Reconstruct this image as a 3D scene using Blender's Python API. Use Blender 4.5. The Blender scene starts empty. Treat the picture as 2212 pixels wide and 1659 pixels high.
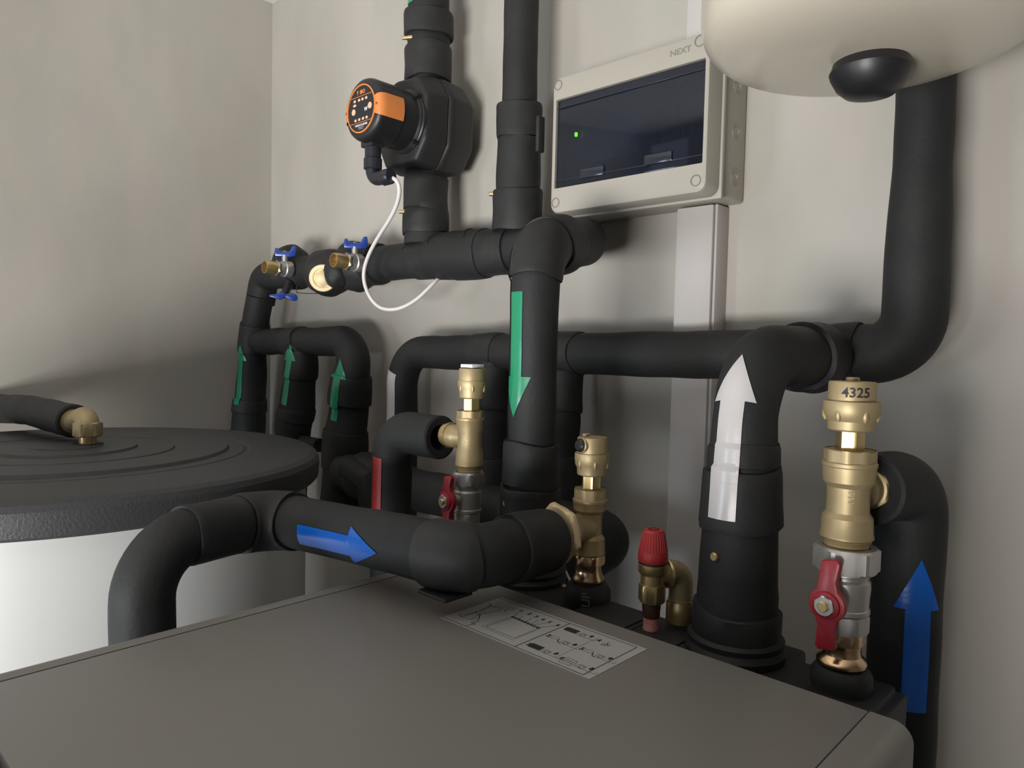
import bpy, bmesh, math, random
from mathutils import Vector, Matrix, noise
from bpy_extras import object_utils  # noqa
PI = math.pi
SC = bpy.context.scene
COL = SC.collection

# ------------------------------------------------------------------ camera, light, exposure
W, H, FPX = 2212.0, 1659.0, 1556.16
YAW, PIT, ROL = 0.813238, 0.049452, 0.0227417
EYE = 1.35                     # eye height above the floor; geometry below is written relative to the eye
FW = Vector((-math.cos(YAW) * math.cos(PIT), math.sin(YAW) * math.cos(PIT), -math.sin(PIT)))
_r = FW.cross(Vector((0, 0, 1))).normalized(); _u = _r.cross(FW)
CR = (math.cos(ROL) * _r + math.sin(ROL) * _u); CU = (-math.sin(ROL) * _r + math.cos(ROL) * _u)
cd = bpy.data.cameras.new('camera'); cam = bpy.data.objects.new('camera', cd); COL.objects.link(cam)
cd.sensor_fit = 'HORIZONTAL'; cd.sensor_width = 36.0; cd.lens = 36.0 * FPX / W; cd.clip_start = 0.02
m = Matrix((CR, CU, -FW)).transposed().to_4x4(); m.translation = Vector((0, 0, EYE)); cam.matrix_world = m
SC.camera = cam
SC.view_settings.view_transform = 'Standard'; SC.view_settings.look = 'None'
SC.view_settings.gamma = 1.0; SC.view_settings.use_curve_mapping = False
SC.view_settings.exposure = 0.0
wd = bpy.data.worlds.new('world'); SC.world = wd; wd.use_nodes = True
wd.node_tree.nodes['Background'].inputs[0].default_value = (0.75, 0.85, 1.0, 1)
wd.node_tree.nodes['Background'].inputs[1].default_value = 0.6

def area(name, loc, target, w, h, power, col, spread=PI):
    ld = bpy.data.lights.new(name, 'AREA'); ld.shape = 'RECTANGLE'; ld.size = w; ld.size_y = h
    ld.energy = power; ld.color = col; ld.spread = spread
    o = bpy.data.objects.new(name, ld); COL.objects.link(o)
    loc = Vector(loc) + Vector((0, 0, EYE)); t = Vector(target) + Vector((0, 0, EYE))
    o.rotation_euler = (t - loc).to_track_quat('-Z', 'Y').to_euler(); o.location = loc
    return o
area('glazed_door_daylight', (-0.15, -1.75, -0.70), (-1.60, 1.1, 1.55), 1.0, 0.6, 35.5, (1.0, 0.975, 0.94), 1.75)
area('doorway_daylight', (-1.75, -1.75, -0.62), (-1.25, 0.2, -0.55), 0.5, 0.9, 5, (0.82, 0.91, 1.0), 1.4)

# ------------------------------------------------------------------ pixel -> point (relative to the eye)
def ray(px, py): return FW + CR * ((px - W / 2) / FPX) - CU * ((py - H / 2) / FPX)
def at(px, py, y): d = ray(px, py); return d * (y / d.y)
def atx(px, py, x): d = ray(px, py); return d * (x / d.x)
def atz(px, py, z): d = ray(px, py); return d * (z / d.z)
def V(*a): return Vector(a)
X_, Y_, Z_ = V(1, 0, 0), V(0, 1, 0), V(0, 0, 1)

# ------------------------------------------------------------------ materials
MATS = {}
def mat(name, col, rough=0.5, metal=0.0, bump=None, vary=None, spec=0.5, coat=0.0, emit=None, alpha=None, trans=0.0):
    if name in MATS: return MATS[name]
    mt = bpy.data.materials.new(name); mt.use_nodes = True; nt = mt.node_tree; b = nt.nodes['Principled BSDF']
    b.inputs['Base Color'].default_value = (*col, 1); b.inputs['Roughness'].default_value = rough
    b.inputs['Metallic'].default_value = metal; b.inputs['Specular IOR Level'].default_value = spec
    b.inputs['Coat Weight'].default_value = coat; b.inputs['Coat Roughness'].default_value = 0.15
    b.inputs['Transmission Weight'].default_value = trans
    if emit: b.inputs['Emission Color'].default_value = (*emit[0], 1); b.inputs['Emission Strength'].default_value = emit[1]
    tc = nt.nodes.new('ShaderNodeTexCoord')
    def nz(scale, detail=3.0, rough_=0.55):
        n = nt.nodes.new('ShaderNodeTexNoise'); n.inputs['Scale'].default_value = scale
        n.inputs['Detail'].default_value = detail; n.inputs['Roughness'].default_value = rough_
        nt.links.new(tc.outputs['Object'], n.inputs['Vector']); return n
    if vary:      # (scale, other colour, low, high)
        n = nz(vary[0], 4.0); rp = nt.nodes.new('ShaderNodeMapRange'); rp.inputs[1].default_value = vary[2]; rp.inputs[2].default_value = vary[3]
        mx = nt.nodes.new('ShaderNodeMix'); mx.data_type = 'RGBA'
        mx.inputs[6].default_value = (*col, 1); mx.inputs[7].default_value = (*vary[1], 1)
        nt.links.new(n.outputs[0], rp.inputs[0]); nt.links.new(rp.outputs[0], mx.inputs[0]); nt.links.new(mx.outputs[2], b.inputs['Base Color'])
    if bump:      # (scale, strength, distance)
        n = nz(bump[0], 5.0); bp = nt.nodes.new('ShaderNodeBump'); bp.inputs['Strength'].default_value = bump[1]; bp.inputs['Distance'].default_value = bump[2]
        nt.links.new(n.outputs[0], bp.inputs['Height']); nt.links.new(bp.outputs[0], b.inputs['Normal'])
    MATS[name] = mt; return mt
RUB = mat('rubber_foam', (0.019, 0.020, 0.021), 0.62, bump=(160, 0.25, 0.002), vary=(9, (0.030, 0.030, 0.029), 0.42, 0.8), spec=0.28)
RUBS = mat('rubber_sheet', (0.023, 0.0235, 0.024), 0.58, bump=(60, 0.2, 0.003), vary=(14, (0.040, 0.039, 0.037), 0.5, 0.8), spec=0.3)
RUBIN = mat('rubber_cut', (0.010, 0.010, 0.010), 0.9, bump=(300, 0.4, 0.001), spec=0.15)
BLK = mat('black_plastic', (0.014, 0.014, 0.016), 0.42, bump=(40, 0.1, 0.001))
BLKM = mat('black_shell', (0.015, 0.0145, 0.015), 0.55, bump=(120, 0.25, 0.0015))
BRASS = mat('brass_cast', (0.45, 0.355, 0.20), 0.48, 0.5, bump=(220, 0.12, 0.0006), vary=(30, (0.39, 0.30, 0.16), 0.35, 0.7))
BRASSP = mat('brass_polished', (0.64, 0.48, 0.23), 0.30, 0.85, bump=(40, 0.06, 0.0005))
BRASSC = mat('brass_cap', (0.72, 0.57, 0.34), 0.55, 0.35)
BRONZE = mat('bronze_press', (0.72, 0.50, 0.30), 0.2, 1.0, bump=(60, 0.2, 0.0012))
COPPER = mat('copper', (0.62, 0.27, 0.17), 0.35, 0.8, vary=(60, (0.75, 0.40, 0.36), 0.4, 0.7))
COPD = mat('copper_oxidised', (0.16, 0.07, 0.05), 0.5, 0.6)
PINK = mat('copper_flux_pink', (0.62, 0.13, 0.14), 0.5, 0.1, vary=(40, (0.70, 0.36, 0.32), 0.42, 0.62))
NICK = mat('nickel', (0.60, 0.585, 0.56), 0.3, 0.95, bump=(150, 0.1, 0.0005), vary=(50, (0.5, 0.485, 0.46), 0.4, 0.7))
NICKM = mat('nickel_matt', (0.56, 0.55, 0.52), 0.42, 0.8, bump=(200, 0.12, 0.0005))
RED = mat('red_enamel', (0.34, 0.018, 0.03), 0.42, coat=0.1)
REDK = mat('red_plastic', (0.46, 0.035, 0.035), 0.42)
BLUEP = mat('blue_enamel', (0.018, 0.055, 0.32), 0.3, coat=0.3)
TGREEN = mat('green_tape', (0.012, 0.235, 0.115), 0.3, coat=0.25, bump=(25, 0.25, 0.004))
TWHITE = mat('white_tape', (0.52, 0.50, 0.50), 0.34, coat=0.2, bump=(25, 0.25, 0.004))
TRED = mat('red_tape', (0.36, 0.016, 0.013), 0.45, coat=0.0, bump=(25, 0.2, 0.004))
TBLUE = mat('blue_tape', (0.004, 0.108, 0.50), 0.28, coat=0.3, bump=(25, 0.3, 0.004))
ORANGE = mat('orange_plastic', (0.72, 0.24, 0.065), 0.45)
CREAMB = mat('cream_button', (0.80, 0.50, 0.36), 0.5)
WHITEP = mat('white_print', (0.75, 0.75, 0.75), 0.5)
CABLE = mat('white_cable_pvc', (0.72, 0.68, 0.66), 0.45)
BOXP = mat('grey_abs', (0.38, 0.355, 0.31), 0.42)
BOXD = mat('grey_abs_screw', (0.20, 0.19, 0.165), 0.5)
CONDM = mat('pvc_white', (0.48, 0.455, 0.44), 0.42)
CREAM = mat('cream_enamel', (0.56, 0.51, 0.425), 0.28, coat=0.25)
HPM = mat('grey_powder_coat', (0.215, 0.205, 0.188), 0.40, 0.0, bump=(900, 0.06, 0.0004), spec=0.5)
SEAM = mat('seam_shadow_gap', (0.012, 0.012, 0.012), 0.8)
LABEL = mat('label_paper', (0.42, 0.415, 0.40), 0.4)
INK = mat('label_ink', (0.018, 0.018, 0.018), 0.6)
TANKW = mat('tank_white', (0.58, 0.59, 0.59), 0.38, coat=0.1)
LIDM = mat('lid_grain_plastic', (0.040, 0.041, 0.045), 0.50, bump=(260, 0.5, 0.0015), spec=0.5)
DARKW = mat('tinted_frame', (0.02, 0.024, 0.035), 0.2)
BREAK = mat('breaker_grey', (0.40, 0.42, 0.45), 0.5)
INNER = mat('box_inner', (0.22, 0.23, 0.25), 0.6)
GLED = mat('green_led', (0.2, 0.9, 0.1), 0.4, emit=((0.25, 1.0, 0.02), 16.0))
PAPER = mat('white_sticker', (0.8, 0.8, 0.8), 0.5)

def glass_tint():
    mt = bpy.data.materials.new('smoked_window'); mt.use_nodes = True; nt = mt.node_tree
    for n in list(nt.nodes): nt.nodes.remove(n)
    o = nt.nodes.new('ShaderNodeOutputMaterial'); g = nt.nodes.new('ShaderNodeBsdfGlossy'); g.inputs['Roughness'].default_value = 0.06
    g.inputs['Color'].default_value = (0.9, 0.92, 1, 1)
    t = nt.nodes.new('ShaderNodeBsdfTransparent'); t.inputs['Color'].default_value = (0.34, 0.37, 0.46, 1)
    d = nt.nodes.new('ShaderNodeBsdfDiffuse'); d.inputs['Color'].default_value = (0.030, 0.036, 0.055, 1)
    a = nt.nodes.new('ShaderNodeMixShader'); a.inputs[0].default_value = 0.28
    nt.links.new(t.outputs[0], a.inputs[1]); nt.links.new(d.outputs[0], a.inputs[2])
    f = nt.nodes.new('ShaderNodeFresnel'); f.inputs[0].default_value = 1.45
    mx = nt.nodes.new('ShaderNodeMixShader'); nt.links.new(f.outputs[0], mx.inputs[0]); nt.links.new(a.outputs[0], mx.inputs[1]); nt.links.new(g.outputs[0], mx.inputs[2])
    nt.links.new(mx.outputs[0], o.inputs[0]); return mt
GLASS = glass_tint()

def plaster():
    mt = bpy.data.materials.new('grey_plaster'); mt.use_nodes = True; nt = mt.node_tree; b = nt.nodes['Principled BSDF']
    tc = nt.nodes.new('ShaderNodeTexCoord')
    mp = nt.nodes.new('ShaderNodeMapping'); mp.inputs['Scale'].default_value = (1.0, 1.0, 0.45); nt.links.new(tc.outputs['Object'], mp.inputs[0])
    def nz(sc, det, vec=tc.outputs['Object']):
        n = nt.nodes.new('ShaderNodeTexNoise'); n.inputs['Scale'].default_value = sc; n.inputs['Detail'].default_value = det; nt.links.new(vec, n.inputs['Vector']); return n
    n1 = nz(3.2, 5.0, mp.outputs[0]); n2 = nz(9.0, 3.0, mp.outputs[0]); n3 = nz(45.0, 4.0)
    r = nt.nodes.new('ShaderNodeValToRGB'); r.color_ramp.elements[0].position = 0.36; r.color_ramp.elements[1].position = 0.64
    r.color_ramp.elements[0].color = (0.36, 0.337, 0.297, 1); r.color_ramp.elements[1].color = (0.47, 0.445, 0.40, 1)
    nt.links.new(n1.outputs[0], r.inputs[0])
    r2 = nt.nodes.new('ShaderNodeValToRGB'); r2.color_ramp.elements[0].position = 0.35; r2.color_ramp.elements[1].position = 0.65
    r2.color_ramp.elements[0].color = (0.40, 0.40, 0.355, 1); r2.color_ramp.elements[1].color = (0.45, 0.405, 0.375, 1)
    nt.links.new(n2.outputs[0], r2.inputs[0])
    mx = nt.nodes.new('ShaderNodeMix'); mx.data_type = 'RGBA'; mx.inputs[0].default_value = 0.45
    nt.links.new(r.outputs[0], mx.inputs[6]); nt.links.new(r2.outputs[0], mx.inputs[7]); nt.links.new(mx.outputs[2], b.inputs['Base Color'])
    b.inputs['Roughness'].default_value = 0.62
    bp = nt.nodes.new('ShaderNodeBump'); bp.inputs['Strength'].default_value = 0.12; bp.inputs['Distance'].default_value = 0.004
    nt.links.new(n3.outputs[0], bp.inputs['Height']); nt.links.new(bp.outputs[0], b.inputs['Normal'])
    return mt
PLASTER = plaster()
CEILM = mat('ceiling_paint', (0.75, 0.74, 0.72), 0.7)
FLOORM = mat('floor_tile', (0.36, 0.34, 0.31), 0.45, vary=(3, (0.42, 0.40, 0.37), 0.3, 0.7))

# ------------------------------------------------------------------ mesh collector
class MB:
    def __init__(s): s.v = []; s.f = []; s.flat = set()
    def add(s, vs, fs):
        n = len(s.v); s.v += [Vector(p) for p in vs]; s.f += [tuple(i + n for i in f) for f in fs]; return s
    def box(s, x0, x1, y0, y1, z0, z1, bev=0.0, seg=2, mtx=None):
        bm = bmesh.new(); bmesh.ops.create_cube(bm, size=1.0)
        for v in bm.verts:
            v.co = Vector(((x0 + x1) / 2 + v.co.x * (x1 - x0), (y0 + y1) / 2 + v.co.y * (y1 - y0), (z0 + z1) / 2 + v.co.z * (z1 - z0)))
        if bev > 0: bmesh.ops.bevel(bm, geom=bm.edges[:], offset=bev, segments=seg, profile=0.5, affect='EDGES')
        if mtx is not None: bm.transform(mtx)
        bm.verts.index_update(); s.add([v.co.copy() for v in bm.verts], [[v.index for v in f.verts] for f in bm.faces]); bm.free(); return s
    def lathe(s, O, D, prof, n=40, af=None, sides=6, phase=0.0, closed=True, ref=None):
        """rings of (radius, height); with af the radius is cut to a polygon of that across-flats width"""
        D = Vector(D).normalized(); a = Vector(ref) if ref else (Z_ if abs(D.z) < 0.9 else X_)
        a = (a - D * a.dot(D)).normalized(); b = D.cross(a); O = Vector(O); vs = []; fs = []
        for r, h in prof:
            for i in range(n):
                t = 2 * PI * i / n; rr = r
                if af:
                    k = (t - phase) % (2 * PI / sides) - PI / sides; rr = min(r, af / 2 / math.cos(k))
                vs.append(O + D * h + (a * math.cos(t) + b * math.sin(t)) * rr)
        for j in range(len(prof) - 1):
            for i in range(n):
                i2 = (i + 1) % n; fs.append((j * n + i, j * n + i2, (j + 1) * n + i2, (j + 1) * n + i))
        if closed:
            if prof[0][0] > 1e-6: fs.append(tuple(reversed(range(n))))
            if prof[-1][0] > 1e-6: fs.append(tuple((len(prof) - 1) * n + i for i in range(n)))
        return s.add(vs, fs)
    def cyl(s, A, B, r, n=24, bev=0.0):
        A = Vector(A); B = Vector(B); L = (B - A).length; c = min(bev, L / 3, r / 2)
        pr = [(r - c, 0), (r, c), (r, L - c), (r - c, L)] if c > 0 else [(r, 0), (r, L)]
        return s.lathe(A, B - A, pr, n)
    def nut(s, O, D, h, af, ref=None, phase=0.0, cham=0.07):
        R = af / 2 / math.cos(PI / 6); c = R - af / 2
        return s.lathe(O, D, [(af / 2 * 0.97, 0), (R, c * 0.6), (R, h - c * 0.6), (af / 2 * 0.97, h)], 48, af, 6, phase, ref=ref)
    def tube(s, pts, r, n=12, cap=True):
        T = Tube(pts, 0.0, r, raw=True); return s.add(*T.rings(0, T.L, 0.0, n=n, nz=0.0, cap=cap))
    def extrude(s, poly, O, U, Vv, N, h, bev=0.0):
        """flat polygon (u,v) at O, thickness h along N"""
        O, U, Vv, N = map(Vector, (O, U, Vv, N)); bm = bmesh.new()
        vs = [bm.verts.new(O + U * p[0] + Vv * p[1]) for p in poly]; f = bm.faces.new(vs)
        r = bmesh.ops.extrude_face_region(bm, geom=[f]); bmesh.ops.translate(bm, verts=[e for e in r['geom'] if isinstance(e, bmesh.types.BMVert)], vec=N * h)
        bmesh.ops.recalc_face_normals(bm, faces=bm.faces[:])
        if bev > 0: bmesh.ops.bevel(bm, geom=bm.edges[:], offset=bev, segments=2, profile=0.5, affect='EDGES', clamp_overlap=True)
        bm.verts.index_update(); s.add([v.co.copy() for v in bm.verts], [[v.index for v in f.verts] for f in bm.faces]); bm.free(); return s
    def text(s, txt, O, U, Vv, size, depth=0.0004, squash=1.0, bold=0.0):
        cu = bpy.data.curves.new('t', 'FONT'); cu.body = txt; cu.size = size; cu.extrude = depth; cu.align_x = 'CENTER'; cu.align_y = 'CENTER'; cu.offset = bold
        cu.resolution_u = 3
        ob = bpy.data.objects.new('t', cu); COL.objects.link(ob); bpy.context.view_layer.update()
        me = bpy.data.meshes.new_from_object(ob.evaluated_get(bpy.context.evaluated_depsgraph_get()))
        U = Vector(U).normalized(); Vv = Vector(Vv).normalized(); N = U.cross(Vv); O = Vector(O)
        s.add([O + U * (v.co.x * squash) + Vv * v.co.y + N * v.co.z for v in me.vertices], [tuple(p.vertices) for p in me.polygons])
        bpy.data.objects.remove(ob); bpy.data.curves.remove(cu); bpy.data.meshes.remove(me); return s
    def ribbon(s, pts, w, N, lift=0.0):
        """flat drawn line of width w on a plane with normal N"""
        N = Vector(N)
        for a, b in zip(pts[:-1], pts[1:]):
            a = Vector(a) + N * lift; b = Vector(b) + N * lift; d = (b - a)
            if d.length < 1e-6: continue
            d.normalize(); c = d.cross(N) * w / 2; e = d * w * 0.3
            s.add([a - e - c, b + e - c, b + e + c, a - e + c], [(0, 1, 2, 3)])
        return s

def resample(pts, step):
    out = [pts[0]]
    for a, b in zip(pts[:-1], pts[1:]):
        n = max(1, int((b - a).length / step)); out += [a.lerp(b, (i + 1) / n) for i in range(n)]
    return out

class Tube:
    """a pipe run: control points with filleted bends, a radius law and layered sleeves"""
    def __init__(s, ctrl, bend, rad, amp=0.0016, seed=0.0, raw=False):
        P = [Vector(p) for p in ctrl]
        if raw: pts = P
        else:
            bends = bend if isinstance(bend, (list, tuple)) else [bend] * (len(P) - 2)
            pts = [P[0]]
            for i in range(1, len(P) - 1):
                a, b, c = P[i - 1], P[i], P[i + 1]; d1 = (a - b); d2 = (c - b); l1, l2 = d1.length, d2.length; d1.normalize(); d2.normalize()
                ang = d1.angle(d2)
                if ang > PI - 0.02: pts.append(b); continue
                t = min(bends[i - 1] / math.tan(ang / 2), l1 * 0.49 if i > 1 else l1 * 0.95, l2 * 0.49 if i < len(P) - 2 else l2 * 0.95)
                R = t * math.tan(ang / 2); s0 = b + d1 * t; s1 = b + d2 * t
                cen = b + (d1 + d2).normalized() * (R / math.sin(ang / 2)); va = s0 - cen; vb = s1 - cen; tot = va.angle(vb)
                ax = va.cross(vb).normalized(); k = 12
                for j in range(k + 1): pts.append(cen + Matrix.Rotation(tot * j / k, 3, ax) @ va)
            pts.append(P[-1])
            pts = resample(pts, 0.012)
        s.p = pts; s.seed = seed; s.amp = amp; s.rad = rad; s.sl = []
        s.s = [0.0]
        for a, b in zip(pts[:-1], pts[1:]): s.s.append(s.s[-1] + (b - a).length)
        s.L = s.s[-1]
        n = len(pts); s.t = []
        for i in range(n):
            d = (pts[min(i + 1, n - 1)] - pts[max(i - 1, 0)]); s.t.append(d.normalized())
        a = Z_ if abs(s.t[0].z) < 0.8 else Y_ * -1
        a = (a - s.t[0] * a.dot(s.t[0])).normalized(); s.a = [a]
        for i in range(1, n):
            q = s.t[i - 1].rotation_difference(s.t[i]); a = q @ s.a[-1]; a = (a - s.t[i] * a.dot(s.t[i])).normalized(); s.a.append(a)
    def frame(s, x):
        x = min(max(x, 0.0), s.L)
        import bisect
        i = min(max(bisect.bisect_right(s.s, x) - 1, 0), len(s.p) - 2); l = s.s[i + 1] - s.s[i]; k = (x - s.s[i]) / l if l > 0 else 0
        t = s.t[i].lerp(s.t[i + 1], k).normalized(); a = s.a[i].lerp(s.a[i + 1], k); a = (a - t * a.dot(t)).normalized()
        return s.p[i].lerp(s.p[i + 1], k), t, a, t.cross(a)
    def base(s, x):
        r = s.rad
        if isinstance(r, (int, float)): return r
        if x <= r[0][0]: return r[0][1]
        for (a, ra), (b, rb) in zip(r[:-1], r[1:]):
            if x <= b: return ra + (rb - ra) * (x - a) / max(b - a, 1e-9)
        return r[-1][1]
    def near(s, q):
        q = Vector(q); i = min(range(len(s.p)), key=lambda j: (s.p[j] - q).length); return s.s[i]
    def nz(s, c, t, th, amp, sd=0.0):
        if amp == 0: return 0.0
        q = c * 14 + Vector((math.cos(th) * 0.6, math.sin(th) * 0.6, s.seed + sd)); return noise.noise(q) * amp * 2
    def surf(s, x, th, off=0.0, lay=True):
        c, t, a, b = s.frame(x); r = s.base(x) + s.nz(c, t, th, s.amp) + off
        if lay:
            e = 0
            for (x0, x1, o, sd) in s.sl:
                if x0 - 0.004 <= x <= x1 + 0.004: e = max(e, o + abs(s.nz(c, t, th, 0.0012, sd)))
            r += e
        return c + (a * math.cos(th) + b * math.sin(th)) * r
    def ang(s, x, d):
        c, t, a, b = s.frame(x); d = Vector(d); return math.atan2(d.dot(b), d.dot(a))
    def rings(s, x0, x1, off, n=44, nz=None, cap=True, hole=None, sd=None, ends=0.0):
        if nz is None: nz = s.amp
        xs = [x0] + [x for x in s.s if x0 + 0.002 < x < x1 - 0.002] + [x1]
        if ends: xs = sorted(set(xs + [x0 + 0.004, x1 - 0.004]))
        vs = []; fs = []; rows = []
        for x in xs: rows.append((x, 0.0))
        if ends: rows = [(x0, -ends)] + [(x0, -0.0012)] + rows[1:-1] + [(x1, -0.0012)] + [(x1, -ends)]
        for x, e in rows:
            c, t, a, b = s.frame(x)
            for i in range(n):
                th = 2 * PI * i / n; r = s.base(x) + off + e + s.nz(c, t, th, nz) + (abs(s.nz(c, t, th, 0.0012, sd)) if sd is not None else 0)
                # soft waviness of the cut edge of a wrapped sheet
                w = 0.0
                if sd is not None and x in (x0, x1): w = 0.003 * math.sin(th + sd * 7) + 0.0015 * math.sin(3 * th + sd)
                vs.append(c + t * w + (a * math.cos(th) + b * math.sin(th)) * r)
        m = len(rows)
        for j in range(m - 1):
            for i in range(n):
                i2 = (i + 1) % n; fs.append((j * n + i, (j + 1) * n + i, (j + 1) * n + i2, j * n + i2))
        if cap:
            fs.append(tuple(range(n)))
            if hole:
                c, t, a, b = s.frame(x1); k = len(vs)
                for (rr, hh) in ((s.base(x1) - 0.003, 0.002), (hole[0], 0.0), (hole[0], -hole[1])):
                    for i in range(n):
                        th = 2 * PI * i / n; vs.append(c + t * hh + (a * math.cos(th) + b * math.sin(th)) * rr)
                for j in range(3):
                    o0 = (m - 1) * n if j == 0 else k + (j - 1) * n; o1 = k + j * n
                    for i in range(n):
                        i2 = (i + 1) % n; fs.append((o0 + i, o1 + i, o1 + i2, o0 + i2))
                fs.append(tuple(k + 2 * n + i for i in reversed(range(n))))
            else: fs.append(tuple((m - 1) * n + i for i in reversed(range(n))))
        return vs, fs
    def body(s, x0=None, x1=None, **k):
        mb = MB(); mb.add(*s.rings(0 if x0 is None else x0, s.L if x1 is None else x1, 0.0, **k)); return mb
    def sleeve(s, x0, x1, off=0.005, sd=None):
        x0, x1 = max(0, min(x0, x1)), min(s.L, max(x0, x1)); sd = random.random() * 9 if sd is None else sd
        s.sl.append((x0, x1, off, sd)); mb = MB(); mb.add(*s.rings(x0, x1, off, sd=sd, ends=off + 0.002)); return mb
    def seam(s, x0, x1, d, w=0.0015):
        """glued slit of the foam hose: a slim raised lip running along it"""
        mb = MB(); xs = [x0 + (x1 - x0) * i / 40 for i in range(41)]; pts = [s.surf(x, s.ang(x, d), 0.0002) for x in xs]
        mb.tube(pts, w, 6); return mb
    def sticker(s, x0, x1, d, shape, off=0.0012):
        """shape: list of (fraction, half width left, half width right)"""
        mb = MB(); n = 46; vs = []; fs = []; k = 10; L = x1 - x0
        fr = sorted(set([i / n for i in range(n + 1)] + [q[0] for q in shape] + [min(1, q[0] + 0.0005) for q in shape]))
        def hw(f):
            for (a, l0, r0), (b, l1, r1) in zip(shape[:-1], shape[1:]):
                if a <= f <= b and b > a: q = (f - a) / (b - a); return l0 + (l1 - l0) * q, r0 + (r1 - r0) * q
            return shape[-1][1:]
        for f in fr:
            x = x0 + L * f; l, r = hw(f); th0 = s.ang(x, d); R = s.base(x)
            for i in range(k + 1):
                q = -l + (l + r) * i / k; vs.append(s.surf(x, th0 + q / R, off))
        for j in range(len(fr) - 1):
            for i in range(k):
                fs.append((j * (k + 1) + i, j * (k + 1) + i + 1, (j + 1) * (k + 1) + i + 1, (j + 1) * (k + 1) + i))
        mb.add(vs, fs); return mb

def arrow(head, hw, sw, wob=0.0):
    """arrow outline from tail (0) to tip (1)"""
    h = 1 - head; return [(0, sw, sw), (h * 0.35, sw * (1 + wob), sw * (1 - wob)), (h * 0.7, sw, sw), (h - 0.001, sw, sw), (h, hw, hw), (1, 0.0002, 0.0002)]
def strip(sw): return [(0, sw, sw), (1, sw, sw)]

# ------------------------------------------------------------------ things and parts
ROOTS = []
def mesh_obj(name, mb, mt, loc, ang=0.6):
    me = bpy.data.meshes.new(name); me.from_pydata([v - loc for v in mb.v], [], mb.f); me.validate(); me.materials.append(mt)
    bm = bmesh.new(); bm.from_mesh(me); bmesh.ops.remove_doubles(bm, verts=bm.verts[:], dist=1e-6); bmesh.ops.recalc_face_normals(bm, faces=bm.faces[:]); bm.to_mesh(me); bm.free()
    me.shade_smooth(); me.set_sharp_from_angle(angle=ang)
    o = bpy.data.objects.new(name, me); COL.objects.link(o); return o
GROUPS = {'automatic_air_vent': 'brass air vents on the cabinet connections', 'brass_tee': 'brass tees under the air vents', 'ball_valve': 'red-handled ball valves',
          'press_coupling': 'bronze press couplings', 'rubber_collar': 'rubber collars behind the cabinet', 'drain_valve': 'blue-handled valves on the manifold', 'cable_trunking': 'white cable trunking on the wall'}
class Thing:
    def __init__(s, name, label, cat, group=None):
        s.name, s.label, s.cat, s.group, s.parts = name, label, cat, group or GROUPS.get(name), []
        if 'green-arrow' in label or 'green arrow' in label: s.group = 'green-arrow pipe legs behind the tank'
    def part(s, name, mb, mt, up=None, label=None, ang=0.6):
        s.parts.append((name, mb, mt, up, label, ang)); return len(s.parts) - 1
    def done(s):
        vs = [v for p in s.parts for v in p[1].v]; lo = [min(v[i] for v in vs) for i in range(3)]; hi = [max(v[i] for v in vs) for i in range(3)]
        loc = Vector(((lo[0] + hi[0]) / 2, (lo[1] + hi[1]) / 2, lo[2]))
        if len(s.parts) == 1:
            p = s.parts[0]; o = mesh_obj(s.name, p[1], p[2], loc, p[5])
        else:
            o = bpy.data.objects.new(s.name, None); o.empty_display_size = 0.05; COL.objects.link(o); obs = []
            for (n, mb, mt, up, lb, ang) in s.parts:
                c = mesh_obj(n, mb, mt, loc, ang); c.parent = o if up is None else obs[up]; obs.append(c)
                if lb: c['label'] = lb
        o.location = loc; o['label'] = s.label; o['category'] = s.cat
        if s.group: o['group'] = s.group
        ROOTS.append(o); return o
def struct(name, mb, mt):
    o = mesh_obj(name, mb, mt, Vector((0, 0, 0))); o['kind'] = 'structure'; ROOTS.append(o); return o

# ------------------------------------------------------------------ room
XL, YB, XR, YF, ZF, ZC = -2.124, 1.13, 1.7, -2.1, -EYE, 1.047
struct('floor', MB().box(XL - .1, XR + .1, YF - .1, YB + .1, ZF - .1, ZF), FLOORM)
struct('ceiling', MB().box(XL - .1, XR + .1, YF - .1, YB + .1, ZC, ZC + .1), CEILM)
struct('wall_back', MB().box(XL - .1, XR + .1, YB, YB + .1, ZF, ZC), PLASTER)
struct('wall_left', MB().box(XL - .1, XL, YF, YB, ZF, ZC), PLASTER)
struct('wall_right', MB().box(XR, XR + .1, YF, YB, ZF, ZC), PLASTER)
fwl = MB()      # wall behind the viewer, with a doorway and a window
fwl.box(XL, -2.08, YF - .1, YF, ZF, ZC).box(-1.25, -0.6, YF - .1, YF, ZF, ZC).box(0.5, XR, YF - .1, YF, ZF, ZC)
fwl.box(-2.08, -1.25, YF - .1, YF, 0.72, ZC).box(-0.6, 0.5, YF - .1, YF, 0.72, ZC)
struct('wall_front', fwl, PLASTER)

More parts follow.
